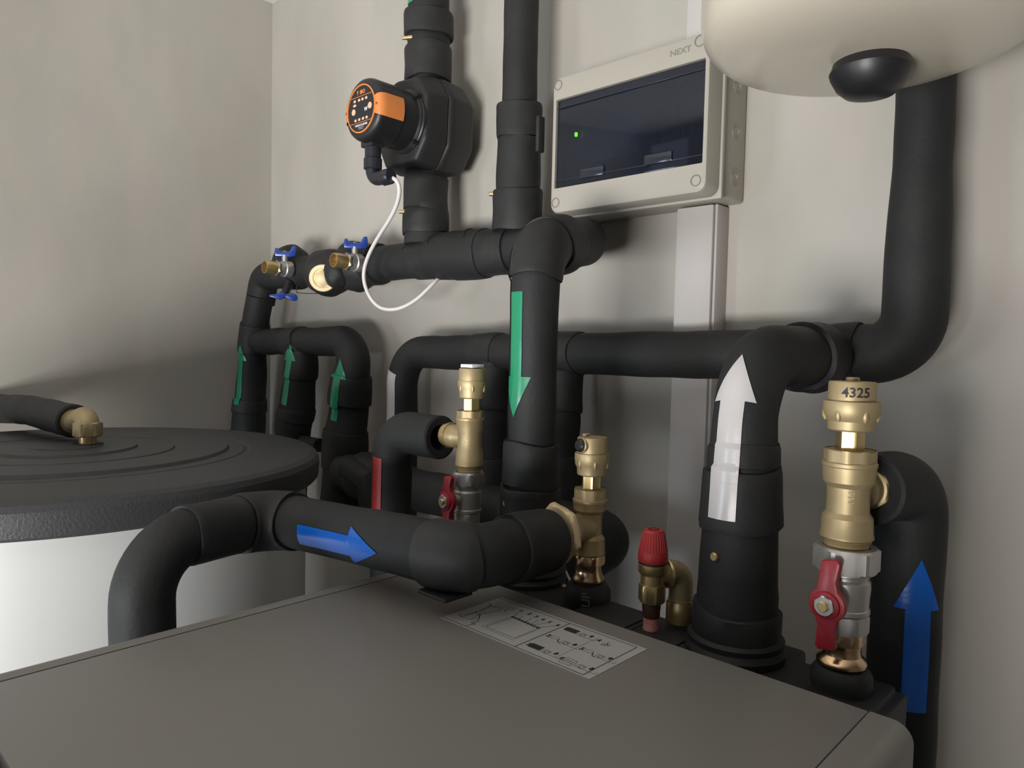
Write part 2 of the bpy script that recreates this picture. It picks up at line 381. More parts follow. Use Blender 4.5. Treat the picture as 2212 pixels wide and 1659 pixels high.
# ------------------------------------------------------------------ heat pump
HZ = -0.289
hx0, hx1, hy0, hy1 = -0.744, -0.145, 0.114, 0.622
sl, sr = -0.7145, -0.1785
t = Thing('heat_pump', 'grey metal heat pump cabinet filling the foreground, instruction label on its flat top', 'heat pump')
t.part('top_panel', MB().box(sl + .0006, sr - .0006, hy0, hy1, HZ - .03, HZ, .0012), HPM)
def side_strip(x0, x1, outer):
    mb = MB(); R = 0.016; a = []; n = 7     # rounded outer shoulder, extruded along Y
    for i in range(n + 1):
        q = PI / 2 * i / n; a.append((outer - (R - R * math.sin(q)) * (1 if outer > x0 + 1e-9 and outer == x1 else -1), HZ - R + R * math.cos(q)))
    inn = x0 if outer == x1 else x1
    poly = [(inn, ZF + .06), (inn, HZ)] + a + [(outer, ZF + .06)]
    k = len(poly); vs = [V(p[0], hy0, p[1]) for p in poly] + [V(p[0], hy1, p[1]) for p in poly]
    fs = [(i, (i + 1) % k, (i + 1) % k + k, i + k) for i in range(k)] + [tuple(range(k)), tuple(reversed(range(k, 2 * k)))]
    return mb.add(vs, fs)
t.part('side_panel', side_strip(hx0, sl - .0006, hx0), HPM); t.part('side_panel', side_strip(sr + .0006, hx1, hx1), HPM)
t.part('front_panel', MB().box(hx0, hx1, hy0 - .055, hy0 - .001, ZF + .06, HZ - .006, .008), mat('front_panel_dark', (.045, .046, .05), .35))
t.part('inner_chassis', MB().box(hx0 + .03, hx1 - .03, hy0 + .032, hy1 - .004, ZF + .02, HZ - .031), SEAM)
rear = MB().box(hx0 - .01, hx1 - .04, hy1 + .001, .764, ZF + .05, -0.325, .004)
for (px, w) in ((1345, .09), (1458, .075)):        # moulded pockets in the rear tray
    c = atz(px, 1370 if px > 1400 else 1330, -0.325)
    rear.box(c.x - w / 2, c.x + w / 2, .665, .75, -0.326, -0.319, .003).box(c.x - w / 2 + .01, c.x + w / 2 - .01, .675, .74, -0.322, -0.3165, .002)
t.part('rear_tray', rear, BLKM)
c = at(1714, 1427, .76); rb = MB().box(c.x - .06, c.x, .70, .80, -.42, c.z, .006); t.part('rear_block', rb, BLKM)
c = at(1922, 1500, .73); rb = MB().box(c.x - .05, c.x, .66, .76, -.44, c.z, .008); t.part('rear_block', rb, BLKM)
lab = MB()
def L_(cx, cy): return atz(930 + cx / 4.514, 1280 + cy / 4.514, HZ)
LN = [atz(1084, 1290, HZ), atz(957, 1334, HZ), atz(1268, 1470, HZ), atz(1397, 1404, HZ)]
lx0 = (LN[0].x + LN[1].x) / 2; lx1 = (LN[2].x + LN[3].x) / 2; ly0 = (LN[1].y + LN[2].y) / 2; ly1 = (LN[0].y + LN[3].y) / 2
li = t.part('instruction_label', MB().box(lx0, lx1, ly0, ly1, HZ + .0001, HZ + .0005), LABEL, label='pale sticker with line drawings and numbers')
def LU(u, v): return V(lx0 + (lx1 - lx0) * u, ly0 + (ly1 - ly0) * v, HZ + .0006)
def L2(cx, cy): p = L_(cx, cy); return V(p.x, p.y, HZ + .0006)
def ln(pts, w=.0008): lab.ribbon(pts, w, Z_)
ln([LU(.0, .03), LU(.955, .03), LU(.955, .955), LU(.0, .955)], .0010)
xm = (L2(1362, 300).x + L2(820, 540).x) / 2
ln([V(xm, ly0 + .003, HZ + .0006), V(xm, ly1 - .004, HZ + .0006)], .0011)
x2 = (L2(1640, 430).x + L2(1180, 672).x) / 2; ln([V(x2, ly0 + .012, HZ + .0006), V(x2, ly1 - .012, HZ + .0006)], .0004)
# wiring sketch, terminal-board sketch, six legends
ln([L2(275, 205), L2(300, 240), L2(480, 190), L2(600, 125), L2(560, 108)], .0007)
ln([L2(300, 240), L2(395, 268), L2(480, 215), L2(465, 285)], .0006); ln([L2(300, 240), L2(590, 140), L2(700, 165), L2(660, 182), L2(480, 215), L2(430, 205), L2(450, 192)], .0006)
ln([L2(465, 285), L2(395, 300), L2(440, 312), L2(350, 325)], .0011); ln([L2(395, 268), L2(470, 262), L2(490, 212)], .0006)
ln([L2(565, 108), L2(590, 140), L2(700, 150), L2(760, 148), L2(800, 148)], .0007); ln([L2(722, 192), L2(745, 165), L2(800, 170), L2(830, 152)], .0008)
ln([L2(500, 335), L2(800, 235), L2(1085, 350), L2(800, 468), L2(500, 335)], .0004); ln([L2(540, 335), L2(800, 248), L2(1065, 350), L2(815, 450), L2(540, 335)], .0006)
for a_, b_ in (((815, 238), (855, 200)), ((860, 262), (905, 238)), ((925, 290), (985, 255)), ((980, 310), (1050, 275)), ((1000, 320), (1130, 303)), ((1060, 345), (1215, 330))): ln([L2(*a_), L2(*b_)], .0006)
for i in range(9):
    p0 = L2(805 + i * 30, 243 + i * 13.0); lab.box(p0.x - .0016, p0.x + .0016, p0.y - .002, p0.y + .001, HZ + .0004, HZ + .0008)
for n_, (cx, cy) in {'1': (882, 185), '2': (965, 214), '3': (1032, 240), '4': (1096, 268), '5': (1160, 294), '6': (1243, 324)}.items():
    lab.text(n_, L2(cx, cy) , X_, Y_, .0085, .0001, bold=.0002)
for n_, (cx, cy) in {'1': (1322, 352), '2': (1152, 425), '3': (958, 508), '4': (1642, 472), '5': (1478, 553), '6': (1282, 646)}.items():
    lab.text(n_, L2(cx, cy), X_, Y_, .0085, .0001, bold=.0002)
def legend(cx, cy, kind, up):
    o = L2(cx, cy)
    def q(u, v): return o + V(u, v, 0)
    if kind == 'block': lab.add([q(-.022, -.003), q(-.0065, -.003), q(-.0065, .0065), q(-.022, .0065)], [(0, 1, 2, 3)])
    else: ln([q(-.022, .0), q(-.019, .005), q(-.012, .006), q(-.008, .0), q(-.022, .0)] if kind == 'tap' else [q(-.021, -.006), q(-.009, -.006), q(-.007, 0), q(-.009, .007), q(-.021, .007), q(-.023, 0), q(-.021, -.006)], .0005)
    if kind == 'grid':
        for i in range(4): ln([q(-.0195 + i * .003, -.003), q(-.0195 + i * .003, .004)], .0007)
    if kind == 'tap': ln([q(-.010, .002), q(-.006, -.004), q(-.003, -.004)], .0009)
    ln([q(-.005, -.002), q(-.003, .004), q(.003, .004), q(.005, .001)], .0005)
    c = [q(.0008 + .0026 * math.cos(a * PI / 5), .0026 * math.sin(a * PI / 5)) for a in range(11)]; ln(c, .0007)
    ln([q(-.005, -.003), q(.018, -.003), q(.018, .0015)], .0005)
    s_ = 1 if up else -1; a = q(.0095, .004)
    sh = [(-.0015, -.003), (.0015, -.003), (.0015, .0003), (.0034, .0003), (0, .0036), (-.0034, .0003), (-.0015, .0003)]
    lab.add([a + V(p[0], p[1] * s_, 0) for p in sh], [(0, 1, 2, 6), (3, 4, 5)])
for cx, cy, k_, u_ in ((1475, 418, 'block', 1), (1310, 497, 'tap', 0), (1125, 583, 'block', 0), (1650, 632, 'tap', 1), (1465, 730, 'grid', 0)): legend(cx, cy, k_, u_)
ln([L2(1660, 512), L2(1690, 525), L2(1730, 505), L2(1725, 530), L2(1760, 510)], .0006); ln([L2(1660, 512), L2(1690, 500), L2(1700, 520), L2(1740, 490)], .0006)
t.part('label_print', lab, INK, li)
t.done()

# ------------------------------------------------------------------ buffer tank
TX, TY, TR, TZ = -1.434, .380, .4295, -.2
t = Thing('buffer_tank', 'white round tank with a wide black ringed lid, left of the grey cabinet', 'tank')
lp = [(0, .0062), (.05, .0045), (.056, .0042), (.057, .0022), (.108, .0018), (.111, -.0022), (.170, -.003), (.172, -.0055), (.178, -.0055), (.181, -.003), (.262, -.0035), (.266, -.0085), (.292, -.0085), (.2945, -.0105), (.300, -.0105), (.303, -.0085), (.395, -.0095), (.415, -.011), (.424, -.016), (.4285, -.024), (.4295, -.034), (.4275, -.056), (.424, -.060), (.40, -.060)]
t.part('lid', MB().lathe((TX, TY, TZ + .008), Z_, lp, 160), LIDM, ang=0.35)
t.part('tank_body', MB().lathe((TX, TY, ZF), Z_, [(.37, 0), (.37, .06), (.405, .07), (.405, TZ - .05 - ZF)], 128), TANKW)
t.done()

# ------------------------------------------------------------------ electrical distribution box
fx0, fx1, fz0, fz1, fy = -.861, -.5515, .2445, .4835, 1.0
t = Thing('distribution_box', 'light grey wall-mounted electrical box with a smoked window and a glowing green light', 'electrical box')
def frame_mb(x0, x1, z0, z1, wx0, wx1, wz0, wz1, y0, y1, r, n=6):
    def rr(x0, x1, z0, z1, r):
        o = []
        for cx, cz, a0 in ((x1 - r, z1 - r, 0), (x0 + r, z1 - r, 90), (x0 + r, z0 + r, 180), (x1 - r, z0 + r, 270)):
            for i in range(n + 1): a = math.radians(a0 + 90 * i / n); o.append((cx + r * math.cos(a), cz + r * math.sin(a)))
        return o
    mb = MB(); outer = rr(x0, x1, z0, z1, r); inner = rr(wx0, wx1, wz0, wz1, .002); k = len(outer); e = .004
    o2 = rr(x0 + e, x1 - e, z0 + e, z1 - e, r * .8)
    rows = [[V(p[0], y1, p[1]) for p in outer], [V(p[0], y0 + e, p[1]) for p in outer], [V(p[0], y0 + e * .3, p[1]) for p in rr(x0 + e * .3, x1 - e * .3, z0 + e * .3, z1 - e * .3, r)], [V(p[0], y0, p[1]) for p in o2],
            [V(p[0], y0, p[1]) for p in inner], [V(p[0], y0 + .012, p[1]) for p in inner]]
    vs = sum(rows, []); fs = []
    for j in range(len(rows) - 1):
        for i in range(k): i2 = (i + 1) % k; fs.append((j * k + i, j * k + i2, (j + 1) * k + i2, (j + 1) * k + i))
    return mb.add(vs, fs)
wx0, wx1 = at(1200, 300, fy).x, at(1521, 240, fy).x
wz1 = at(1522, 125, fy).z; wz0 = at(1514, 352, fy).z
cv = frame_mb(fx0, fx1, fz0, fz1, wx0, wx1, wz0, wz1, fy, fy + .042, .016)
ci = t.part('cover', cv, BOXP)
bs = MB().box(fx0 - .004, fx1 + .004, fy + .042, fy + .050, fz0 - .004, fz1 + .004, .0025)      # joint rib
bs.box(fx0 + .001, fx1 - .001, fy + .0495, YB, fz0 + .001, fz1 - .001, .006, 3)
bi = t.part('back_box', bs, BOXP)
for zc in (.283, .355, .427):
    for r_ in (.014, .010, .0065):
        ko = MB().lathe((fx1 - .001, 1.094, zc), X_, [(r_ - .0006, .0), (r_ - .0004, .0009), (r_ + .0004, .0009), (r_ + .0006, .0)], 32, closed=False)
        t.part('knockout_ring', ko, BOXP, bi)
for (px, py) in ((1206, 184), (1200, 438), (1503, 390), (1512, 88)):
    c = at(px, py, fy); t.part('screw_cap', MB().lathe((c.x, fy + .0002, c.z), -Y_, [(.0088, -.001), (.0088, .0012), (.0075, .0014), (.0070, -.0006), (0, -.0010)], 28), BOXD, ci)
inn = MB().box(wx0 - .002, wx1 + .002, fy + .034, fy + .037, wz0 - .002, wz1 + .002)
ii = t.part('inner_plate', inn, INNER)
wm = wx1 - wx0; bz = (wz0 + wz1) / 2
bw = .0176
for k in range(7):
    x = wx0 + .045 + k * bw; mb = MB().box(x, x + bw - .0008, fy + .016, fy + .034, bz - .038, bz + .022, .001)
    mb.box(x + .004, x + bw - .005, fy + .010, fy + .017, bz - .012, bz + .006, .001)
    t.part('breaker', mb, BREAK, ii)
bl = MB()
for k in range(5): x = wx0 + .045 + (8 + k) * bw + .004; bl.box(x, x + .011, fy + .029, fy + .0345, bz - .03, bz + .03, .001)
t.part('blanking_strip', bl, DARKW, ii)
c = at(1243, 290, fy + .010); t.part('green_light', MB().box(c.x - .0022, c.x + .0022, fy + .010, fy + .014, c.z - .0035, c.z + .0035, .0006), GLED, ii, label='glowing green indicator')
gw = MB().box(wx0 + .0015, wx1 - .0015, fy + .003, fy + .006, wz0 + .0015, wz1 - .0015, .001)
gi = t.part('smoked_window', gw, GLASS, label='dark transparent window')
fr = MB()
for (a0, a1, b0, b1) in ((wx0 + .001, wx1 - .001, wz1 - .016, wz1 - .0145), (wx0 + .001, wx1 - .001, wz0 + .012, wz0 + .0135)): fr.box(a0, a1, fy + .001, fy + .0034, b0, b1, .0005)
for px, py in ((1277, 372), (1420, 342)):
    c = at(px, py, fy); fr.box(c.x - .026, c.x + .026, fy - .0005, fy + .004, c.z - .008, c.z + .009, .003)
t.part('window_latch', fr, DARKW, gi)
c = at(1470, 111, fy); t.part('lettering', MB().text('NEXT', (c.x, fy - .0001, c.z), X_, Z_, .0125, .0003, squash=1.15, bold=.0002), BOXD, ci)
t.done()

# ------------------------------------------------------------------ cable trunking
ct = Thing('cable_trunking', 'white plastic cable trunking running down the wall below the electrical box', 'cable trunking')
cx0, cx1 = at(1462, 450, 1.082).x, -.5775
ct.part('trunking_base', MB().box(cx0 + .003, cx1, 1.09, YB, ZF, .243, .001), CONDM)
ct.part('trunking_cover', MB().box(cx0, cx1 - .004, 1.082, 1.0905, ZF, .2425, .003), CONDM); ct.done()
ct = Thing('cable_trunking', 'narrow white cable trunking rising to the ceiling above the electrical box', 'cable trunking')
ux0 = at(1483, 50, 1.10).x
ct.part('trunking_base', MB().box(ux0 + .002, ux0 + .05, 1.108, YB, .4845, ZC, .001), CONDM)
ct.part('trunking_cover', MB().box(ux0, ux0 + .048, 1.10, 1.1085, .485, ZC - .001, .002), CONDM); ct.done()

# ------------------------------------------------------------------ expansion vessel
VX, VY, VR, VZ, VB = -.262, .80, .168, .363, .061
pr = [(0, -VB)]
for i in range(1, 25):
    p = PI / 2 * (1 - i / 24); pr.append((VR * max(math.cos(p), 0) ** .657, -VB * math.sin(p) ** .657))
pr += [(VR, .10), (VR + .0025, .102), (VR + .0025, .112), (VR, .114), (VR, .44), (VR * .8, .50), (VR * .4, .53), (0, .535)]
t = Thing('expansion_vessel', 'cream expansion vessel with a black cap under its domed bottom, hanging at the upper right', 'expansion vessel')
t.part('vessel_shell', MB().lathe((VX, VY, VZ), Z_, pr, 96), CREAM, ang=0.9)
t.part('bottom_cap', MB().lathe((VX + .004, VY, VZ - VB + .004), Z_, [(0, -.040), (.012, -.0395), (.024, -.036), (.032, -.029), (.038, -.018), (.0395, -.013), (.038, -.010), (.034, .004)], 48), BLK)
t.part('wall_bracket', MB().box(VX - .03, VX + .03, VY + .162, YB, .55, .585, .003), BLK)
t.done()

# ------------------------------------------------------------------ insulated pipes
def pin(t, P, D, r=.0042, l=.012, up=None):
    mb = MB().lathe(Vector(P) - Vector(D).normalized() * .01, D, [(r * 1.25, 0), (r * 1.25, .011), (r, .0115), (r, .010 + l - .001), (r * .8, .010 + l)], 20)
    t.part('test_plug', mb, BRASSP, up, label='small brass test plug')
def tube_thing(name, label, cat='pipe', group=None): return Thing(name, label, cat, group)
MY, MZ = 1.03, .194
# --- upper manifold: from the bend behind the green-arrow pipe to the left corner and down
gX, gY = at(1152, 800, .75).x, .75
e1 = V(-.80, MY, MZ - .002)
corner = at(572, 600, MY); bot = at(545, 735, MY)
T = Tube([V(gX, gY, MZ - .012), e1, V(corner.x, MY, MZ), V(bot.x, MY, -.02), V(at(538, 900, MY).x, MY - .005, -.24), V(at(536, 930, MY).x, MY - .01, -.6)], [.05, .05, .3, .3], .041, seed=1.0)
# the bend itself belongs to the downpipe; the manifold starts past it
s0 = T.near(at(1175, 520, MY)); sb = T.near(at(560, 640, MY))
t = tube_thing('insulated_manifold_pipe', 'long black insulated pipe along the wall below the pump, carrying brass drain valves')
fat = [(0, .041)]
t.part('foam_insulation', T.body(s0, sb + .02), RUB)
def SX(px): return T.near(at(px, 560, MY))
for a_, b_, o_ in ((1110, 1045, .006), (1050, 985, .009), (995, 940, .0075), (950, 905, .004), (818, 770, .008), (650, 615, .004)):
    t.part('wrapped_sleeve', T.sleeve(SX(a_), SX(b_), o_), RUBS)
# lumpy wraps around the strainer and the valves
def blob(c, r, sq=(1, 1, 1), seed=0.0, amp=.12):
    bm = bmesh.new(); bmesh.ops.create_icosphere(bm, subdivisions=4, radius=1.0)
    for v in bm.verts:
        n = v.co.normalized(); k = 1 + amp * noise.noise(n * 1.7 + V(seed, seed, 0)); v.co = V(c[0] + n.x * r * sq[0] * k, c[1] + n.y * r * sq[1] * k, c[2] + n.z * r * sq[2] * k)
    bm.verts.index_update(); mb = MB().add([v.co.copy() for v in bm.verts], [[v.index for v in f.verts] for f in bm.faces]); bm.free(); return mb
sc_ = at(712, 588, MY - .01); t.part('wrapped_lump', blob(sc_, .067, (1.1, .95, .90), 2.0), RUBS)
c2 = at(770, 575, MY - .01); t.part('wrapped_lump', blob(c2, .066, (1.0, .85, .93), 5.0), RUBS)
t.part('wrapped_flap', blob(at(727, 590, .972), .030, (1, 1, 1.25), 3.0), RUBS)
c3 = at(628, 568, MY); t.part('wrapped_lump', blob(c3, .054, (1.2, .85, .92), 8.0), RUBS)
# stretched wrinkle lines of the tape
for (pa, th_) in ((1035, 0), (968, 1), (905, 2)):
    x = SX(pa); mb = MB(); pts = [T.surf(x + .02 * math.sin(a * .12 + th_) * (1 if a < 15 else 1), T.ang(x, (0, -1, .9)) + a * .07 - .2, .001) for a in range(24)]
    mb.tube(pts, .0012, 6); t.part('tape_edge', mb, RUBS)
ma = t.done()
# brass strainer cap: hexagon plug under the wrap
N_ = V(.74, -.64, -.16).normalized(); pc = at(697, 601, .962)
t = Thing('strainer_plug', 'round brass plug with a hexagon centre in the black wrap between two drain valves', 'plug')
t.part('plug_disc', MB().lathe(pc - N_ * .02, N_, [(.033, 0), (.033, .0195), (.0315, .021), (.0235, .021), (.0225, .0185), (.0, .0185)], 48), BRASSC)
t.part('hexagon', MB().nut(pc - N_ * .001, N_, .0075, .036, cham=.03), BRASSC, 0)
t.done()

# --- three risers with green arrows
def riser(ctrl, bend, r, label, arrow_px, sleeves, seed, tx=None, pre=None, grp=None):
    T = Tube(ctrl, bend, r, seed=seed, amp=.0026); t = tube_thing('insulated_pipe', label, group=grp)
    t.part('foam_insulation', T.body(), RUB)
    for (a, b, o) in sleeves: t.part('wrapped_sleeve', T.sleeve(T.near(a), T.near(b), o), RUBS)
    if arrow_px:
        a, b, d = arrow_px; t.part('flow_arrow', T.sticker(T.near(a), T.near(b), d, arrow(.26, .020, .0095, .1)), TGREEN, label='green tape arrow')
    return T, t
AY = 1.02
def A(px, py): return at(px, py, AY)
T, t = riser([A(561, 640), A(548, 735), A(541, 860), A(536, 935), A(534, 1120)], .3, [(0, .038), (.12, .040), (.30, .043), (.38, .050), (.44, .050), (.5, .046)],
             'black insulated pipe nearest the room corner, rising behind the tank lid, green arrow', (A(527, 868), A(538, 742), (.22, -1, 0)),
             ((A(549, 700), A(546, 765), .004), (A(540, 862), A(539, 890), .004)), 3.0)
t.done()
zt = (A(640, 740).z)
T, t = riser([A(560, 738), A(640, 738), A(768, 738), A(758, 840), A(748, 930), A(742, 1000), A(735, 1180)], [.1, .075, .3, .3, .3, .3], [(0, .036), (.45, .039), (.58, .047), (.72, .052), (1.2, .055)],
             'black insulated arch pipe ending in the rightmost of the three green-arrow legs', None,
             ((A(765, 815), A(756, 875), .005), (A(628, 738), A(655, 738), .004), (A(748, 930), A(744, 1010), .004)), 4.0)
t.part('flow_arrow', T.sticker(T.near(A(748, 900)), T.near(A(772, 775)), (.20, -1, 0), arrow(.30, .024, .0105, .12)), TGREEN, label='green tape arrow')
t.done()
T, t = riser([A(652, 745), A(652, 780), A(642, 880), A(632, 940), A(625, 1100)], .3, [(0, .038), (.10, .043), (.22, .049), (.30, .044), (.5, .044)],
             'middle black insulated leg under the arch behind the tank, with a green arrow', (A(636, 868), A(646, 724), (.20, -1, 0)),
             ((A(652, 757), A(650, 812), .0045), (A(643, 880), A(640, 910), .003)), 5.0)
t.part('rubber_stub', MB().tube([A(655, 955), A(690, 962)], .018, 20), RUB)
t.done()
# horizontal run low on the wall behind the valves, turning towards the room at its right end
LY = 1.0
c0 = at(745, 1030, AY - .02); c1 = at(1330, 1163, LY)
T = Tube([V(c0.x, LY, c1.z + .005), V(c1.x, LY, c1.z), V(c1.x + .005, LY - .13, c1.z - .004)], [.062], .046, seed=7.0)
t = tube_thing('insulated_pipe', 'low black insulated pipe behind the brass valves, with a rounded right end')
t.part('foam_insulation', T.body(), RUB)
t.part('wrapped_sleeve', T.sleeve(T.near(at(780, 1045, LY)), T.near(at(860, 1060, LY)), .012), RUBS)
t.part('rubber_stub', MB().tube([at(756, 1010, .97), at(800, 1040, .95), at(806, 1110, .95)], .030, 20), RUB)
t.done()

# --- pump riser
PX = at(922, 300, MY).x
T = Tube([V(PX, MY, MZ + .030), V(PX, MY, ZC)], .1, .0455, seed=9.0, amp=.0016)
t = tube_thing('insulated_riser_pipe', 'black insulated riser to the ceiling that carries the pump with the orange band')
def zz(py, px=925, y=MY): return at(px, py, y).z
z = lambda py: T.near(V(PX, MY, zz(py)))
pz0, pz1 = zz(372), zz(178)
t.part('foam_insulation', T.body(), RUB)
t.part('wrapped_sleeve', T.sleeve(z(462), z(386), .003), RUBS)
t.part('wrapped_sleeve', T.sleeve(z(500), z(455), .004), RUBS)
t.part('wrapped_sleeve', T.sleeve(z(180), z(103), .005), RUBS)
t.part('wrapped_sleeve', T.sleeve(z(88), z(30), .008), RUBS)
pin(t, at(873, 457, MY - .045), (-.9, -.4, 0)); pin(t, at(884, 81, MY - .045), (-.9, -.5, 0), l=.016)
t.part('flow_arrow', T.sticker(z(27), z(-140), (-.25, -1, 0), arrow(.2, .03, .0155)), TGREEN, label='green tape arrow')
t.done()
# --- second riser
T = Tube([V(at(1118, 460, MY).x, MY, MZ + .035), V(at(1123, 200, MY).x, MY, zz(200, 1123)), V(at(1124, 10, MY).x, MY, ZC)], .5, [(0, .0335), (3, .0335)], seed=11.0, amp=.0008)
t = tube_thing('insulated_riser_pipe', 'slim smooth black insulated riser to the ceiling, just left of the electrical box')
z = lambda py: T.near(at(1121, py, MY))
t.part('foam_insulation', T.body(), RUB)
t.part('wrapped_sleeve', T.sleeve(z(496), z(418), .0145), RUBS)
t.part('wrapped_sleeve', T.sleeve(z(425), z(300), .0085), RUBS)
t.part('wrapped_sleeve', T.sleeve(z(305), z(222), .0105), RUBS)
t.part('sleeve_flap', MB().box(at(1166, 300, MY - .02).x - .003, at(1166, 300, MY - .02).x + .006, MY - .03, MY - .012, zz(338, 1166), zz(262, 1166), .003), RUBS)
pin(t, at(1070, 419, MY - .035), (-.8, -.6, 0))
t.done()

# --- green-arrow downpipe, bend at the top, slanting back to the manifold
gz = at(1152, 536, gY).z
top = V(gX, gY, gz)
T = Tube([V(gX, gY, -.326), top, V(-.80, MY - .0, MZ), V(-.93, MY, MZ)], [.060, .052], .0330, seed=13.0, amp=.0010)
T.rad = [(0, .0335), (T.near(V(gX, gY, .06)), .0335), (T.near(V(gX, gY, gz - .03)), .0335), (T.near(V(-.73, .87, gz + .01)), .040), (T.L, .043)]
t = tube_thing('insulated_downpipe', 'black insulated pipe with a long green down arrow, bending over at the top')
t.part('foam_insulation', T.body(), RUB)
z = lambda py: T.near(at(1150, py, gY))
q0 = T.near(V(gX, gY, gz - .045)); q1 = T.near(V(gX * .7 - .79 * .3, gY * .7 + MY * .3, gz + .01))
t.part('wrapped_sleeve', T.sleeve(q0, q1 + .01, .0035), RUBS)
t.part('wrapped_sleeve', T.sleeve(q1 - .035, q1 + .045, .0065), RUBS)
t.part('wrapped_sleeve', T.sleeve(z(1058), z(962), .006), RUBS)
t.part('wrapped_sleeve', T.sleeve(z(1190), z(1050), .0085), RUBS)
t.part('rubber_flange', MB().lathe((gX, gY, -.330), Z_, [(.046, 0), (.052, .004), (.054, .011), (.051, .017), (.054, .022), (.052, .029), (.044, .033)], 40), RUBS)
pin(t, at(1103, 1085, gY - .03), (-.1, -1, 0), .004)
t.part('hose_seam', T.seam(z(960), z(520), (-.72, -.9, 0), .0012), RUBIN)
t.part('flow_arrow', T.sticker(z(643), z(908), (-.12, -1, 0), arrow(.325, .0255, .0115, .02)), TGREEN, label='green tape arrow pointing down')
t.done()

# --- white-arrow pipe up from the cabinet, over to the wall run
wX, wY = at(1603, 1000, .73).x, .73
CY = 1.04
crossz = at(1400, 762, CY).z
tee = V(at(1765, 765, CY - .06).x, CY - .06, crossz)
T = Tube([V(wX, wY, -.31), V(wX, wY, crossz), V(tee.x, tee.y, crossz)], [.082], .0345, seed=15.0, amp=.0010)
T.rad = [(0, .0425), (.06, .0425), (T.near(at(1600, 1290, wY)), .0415), (T.near(at(1600, 1120, wY)), .039), (T.near(at(1600, 1000, wY)), .0355), (T.near(at(1600, 900, wY)), .0335), (T.near(V(wX, wY, crossz - .03)), .0345), (T.L, .040)]
t = tube_thing('insulated_riser_pipe', 'thick black insulated pipe with a large white up arrow behind the grey cabinet')
z = lambda py: T.near(at(1600, py, wY))
t.part('foam_insulation', T.body(), RUB)
t.part('wrapped_sleeve', T.sleeve(z(1445), z(1300), .0045), RUBS)
t.part('wrapped_sleeve', T.sleeve(z(1125), z(1015), .0045), RUBS)
t.part('wrapped_sleeve', T.sleeve(z(1015), z(955), .0015), RUBS)
t.part('wrapped_sleeve', T.sleeve(T.L - .075, T.L - .002, .0055), RUBS)
t.part('rubber_flange', MB().lathe((wX, wY, -.327), Z_, [(.046, 0), (.052, .003), (.0535, .010), (.050, .016), (.051, .022), (.046, .028)], 40), RUBS)
hb = at(1551, 1201, wY - .036)
t.part('plug_recess', MB().lathe(hb + V(0, .004, 0), (-.35, -1, 0), [(.008, 0), (.008, .0035), (.0055, .004), (.0052, .001), (0, .001)], 24), RUBIN)
pin(t, hb, (-.2, -1, 0), .0046, .008)
t.part('flow_arrow', T.sticker(z(1110), z(770), (0, -1, 0), arrow(.255, .0250, .0135, .03)), TWHITE, label='large white tape arrow')
t.done()

# --- cross pipe along the wall with its down-turned left end, right end bending up behind the vessel
rz = at(1990, 300, MY)
le = at(880, 762, CY)
P = [V(at(868, 1100, CY).x, CY, -.42), V(at(868, 900, CY).x, CY, crossz - .012), V(tee.x, CY, crossz + .002), V(rz.x, CY, crossz + .010), V(rz.x, CY, .2), V(at(2000, 200, CY).x, CY, ZC)]
T = Tube(P, [.075, .3, .092, .3], .0375, seed=17.0, amp=.0010)
T.rad = [(0, .034), (T.near(V(-1.0, CY, crossz)), .0375), (T.near(V(tee.x - .1, CY, crossz)), .0385), (T.near(V(tee.x, CY, crossz)), .041), (T.near(V(rz.x, CY, .1)), .0385), (T.near(V(rz.x, CY, .25)), .0345), (T.L, .0345)]
t = tube_thing('insulated_pipe', 'long black insulated pipe crossing the wall, turning up behind the cream vessel')
t.part('foam_insulation', T.body(), RUB)
t.part('wrapped_sleeve', T.sleeve(T.near(at(1080, 762, CY)), T.near(at(1030, 762, CY)), .0025), RUBS)
t.part('wrapped_sleeve', T.sleeve(T.near(V(tee.x - .045, CY, crossz)), T.near(V(tee.x + .04, CY, crossz)), .003), RUBS)
t.part('wrapped_sleeve', T.sleeve(T.near(at(1250, 762, CY)), T.near(at(1180, 762, CY)), .003), RUBS)
za = T.near(at(866, 1000, CY)); zb = T.near(at(866, 800, CY))
t.part('flow_arrow', T.sticker(T.near(at(868, 1010, CY)), T.near(at(868, 800, CY)), (-.1, -1, 0), [(0, .006, .006), (.25, .018, .018), (1, .018, .018)]), TWHITE, label='narrow white tape strip')
t.done()
for (px, w_, lbl, ys) in ((1070, .036, 'black insulated branch pipe dropping from the cross pipe behind the left brass valve', None), (1224, .027, 'slim black insulated branch pipe dropping from the cross pipe beside the green down arrow', None)):
    T = Tube([V(at(px, 800, CY).x, CY, crossz - .025), V(at(px, 800, CY).x, CY, -.42)], .1, w_, seed=px * .1, amp=.0022)
    t = tube_thing('insulated_pipe', lbl); t.part('foam_insulation', T.body(), RUB)
    z = lambda py: T.near(at(px, py, CY))
    t.part('wrapped_sleeve', T.sleeve(z(880), z(800), .004), RUBS)
    t.part('wrapped_sleeve', T.sleeve(z(1100), z(985), .006), RUBS); t.done()

# --- red-strip pipe ending open at the left brass tee
RY = .70
rX = at(846, 1050, RY).x; rzc = at(900, 937, RY).z
T = Tube([V(rX, RY, -.75), V(rX, RY, rzc), V(at(951, 945, RY).x, RY, rzc)], [.046], .0322, seed=21.0, amp=.0006)
t = tube_thing('insulated_pipe', 'black insulated pipe with a red strip, bending over to an open cut end')
t.part('foam_insulation', T.body(hole=(.019, .03)), RUB)
t.part('flow_strip', T.sticker(T.near(at(838, 1122, RY)), T.near(at(838, 975, RY)), (.12, -1, 0), strip(.0095)), TRED, label='red tape strip')
redend = V(at(955, 945, RY).x, RY, rzc)
t.done()

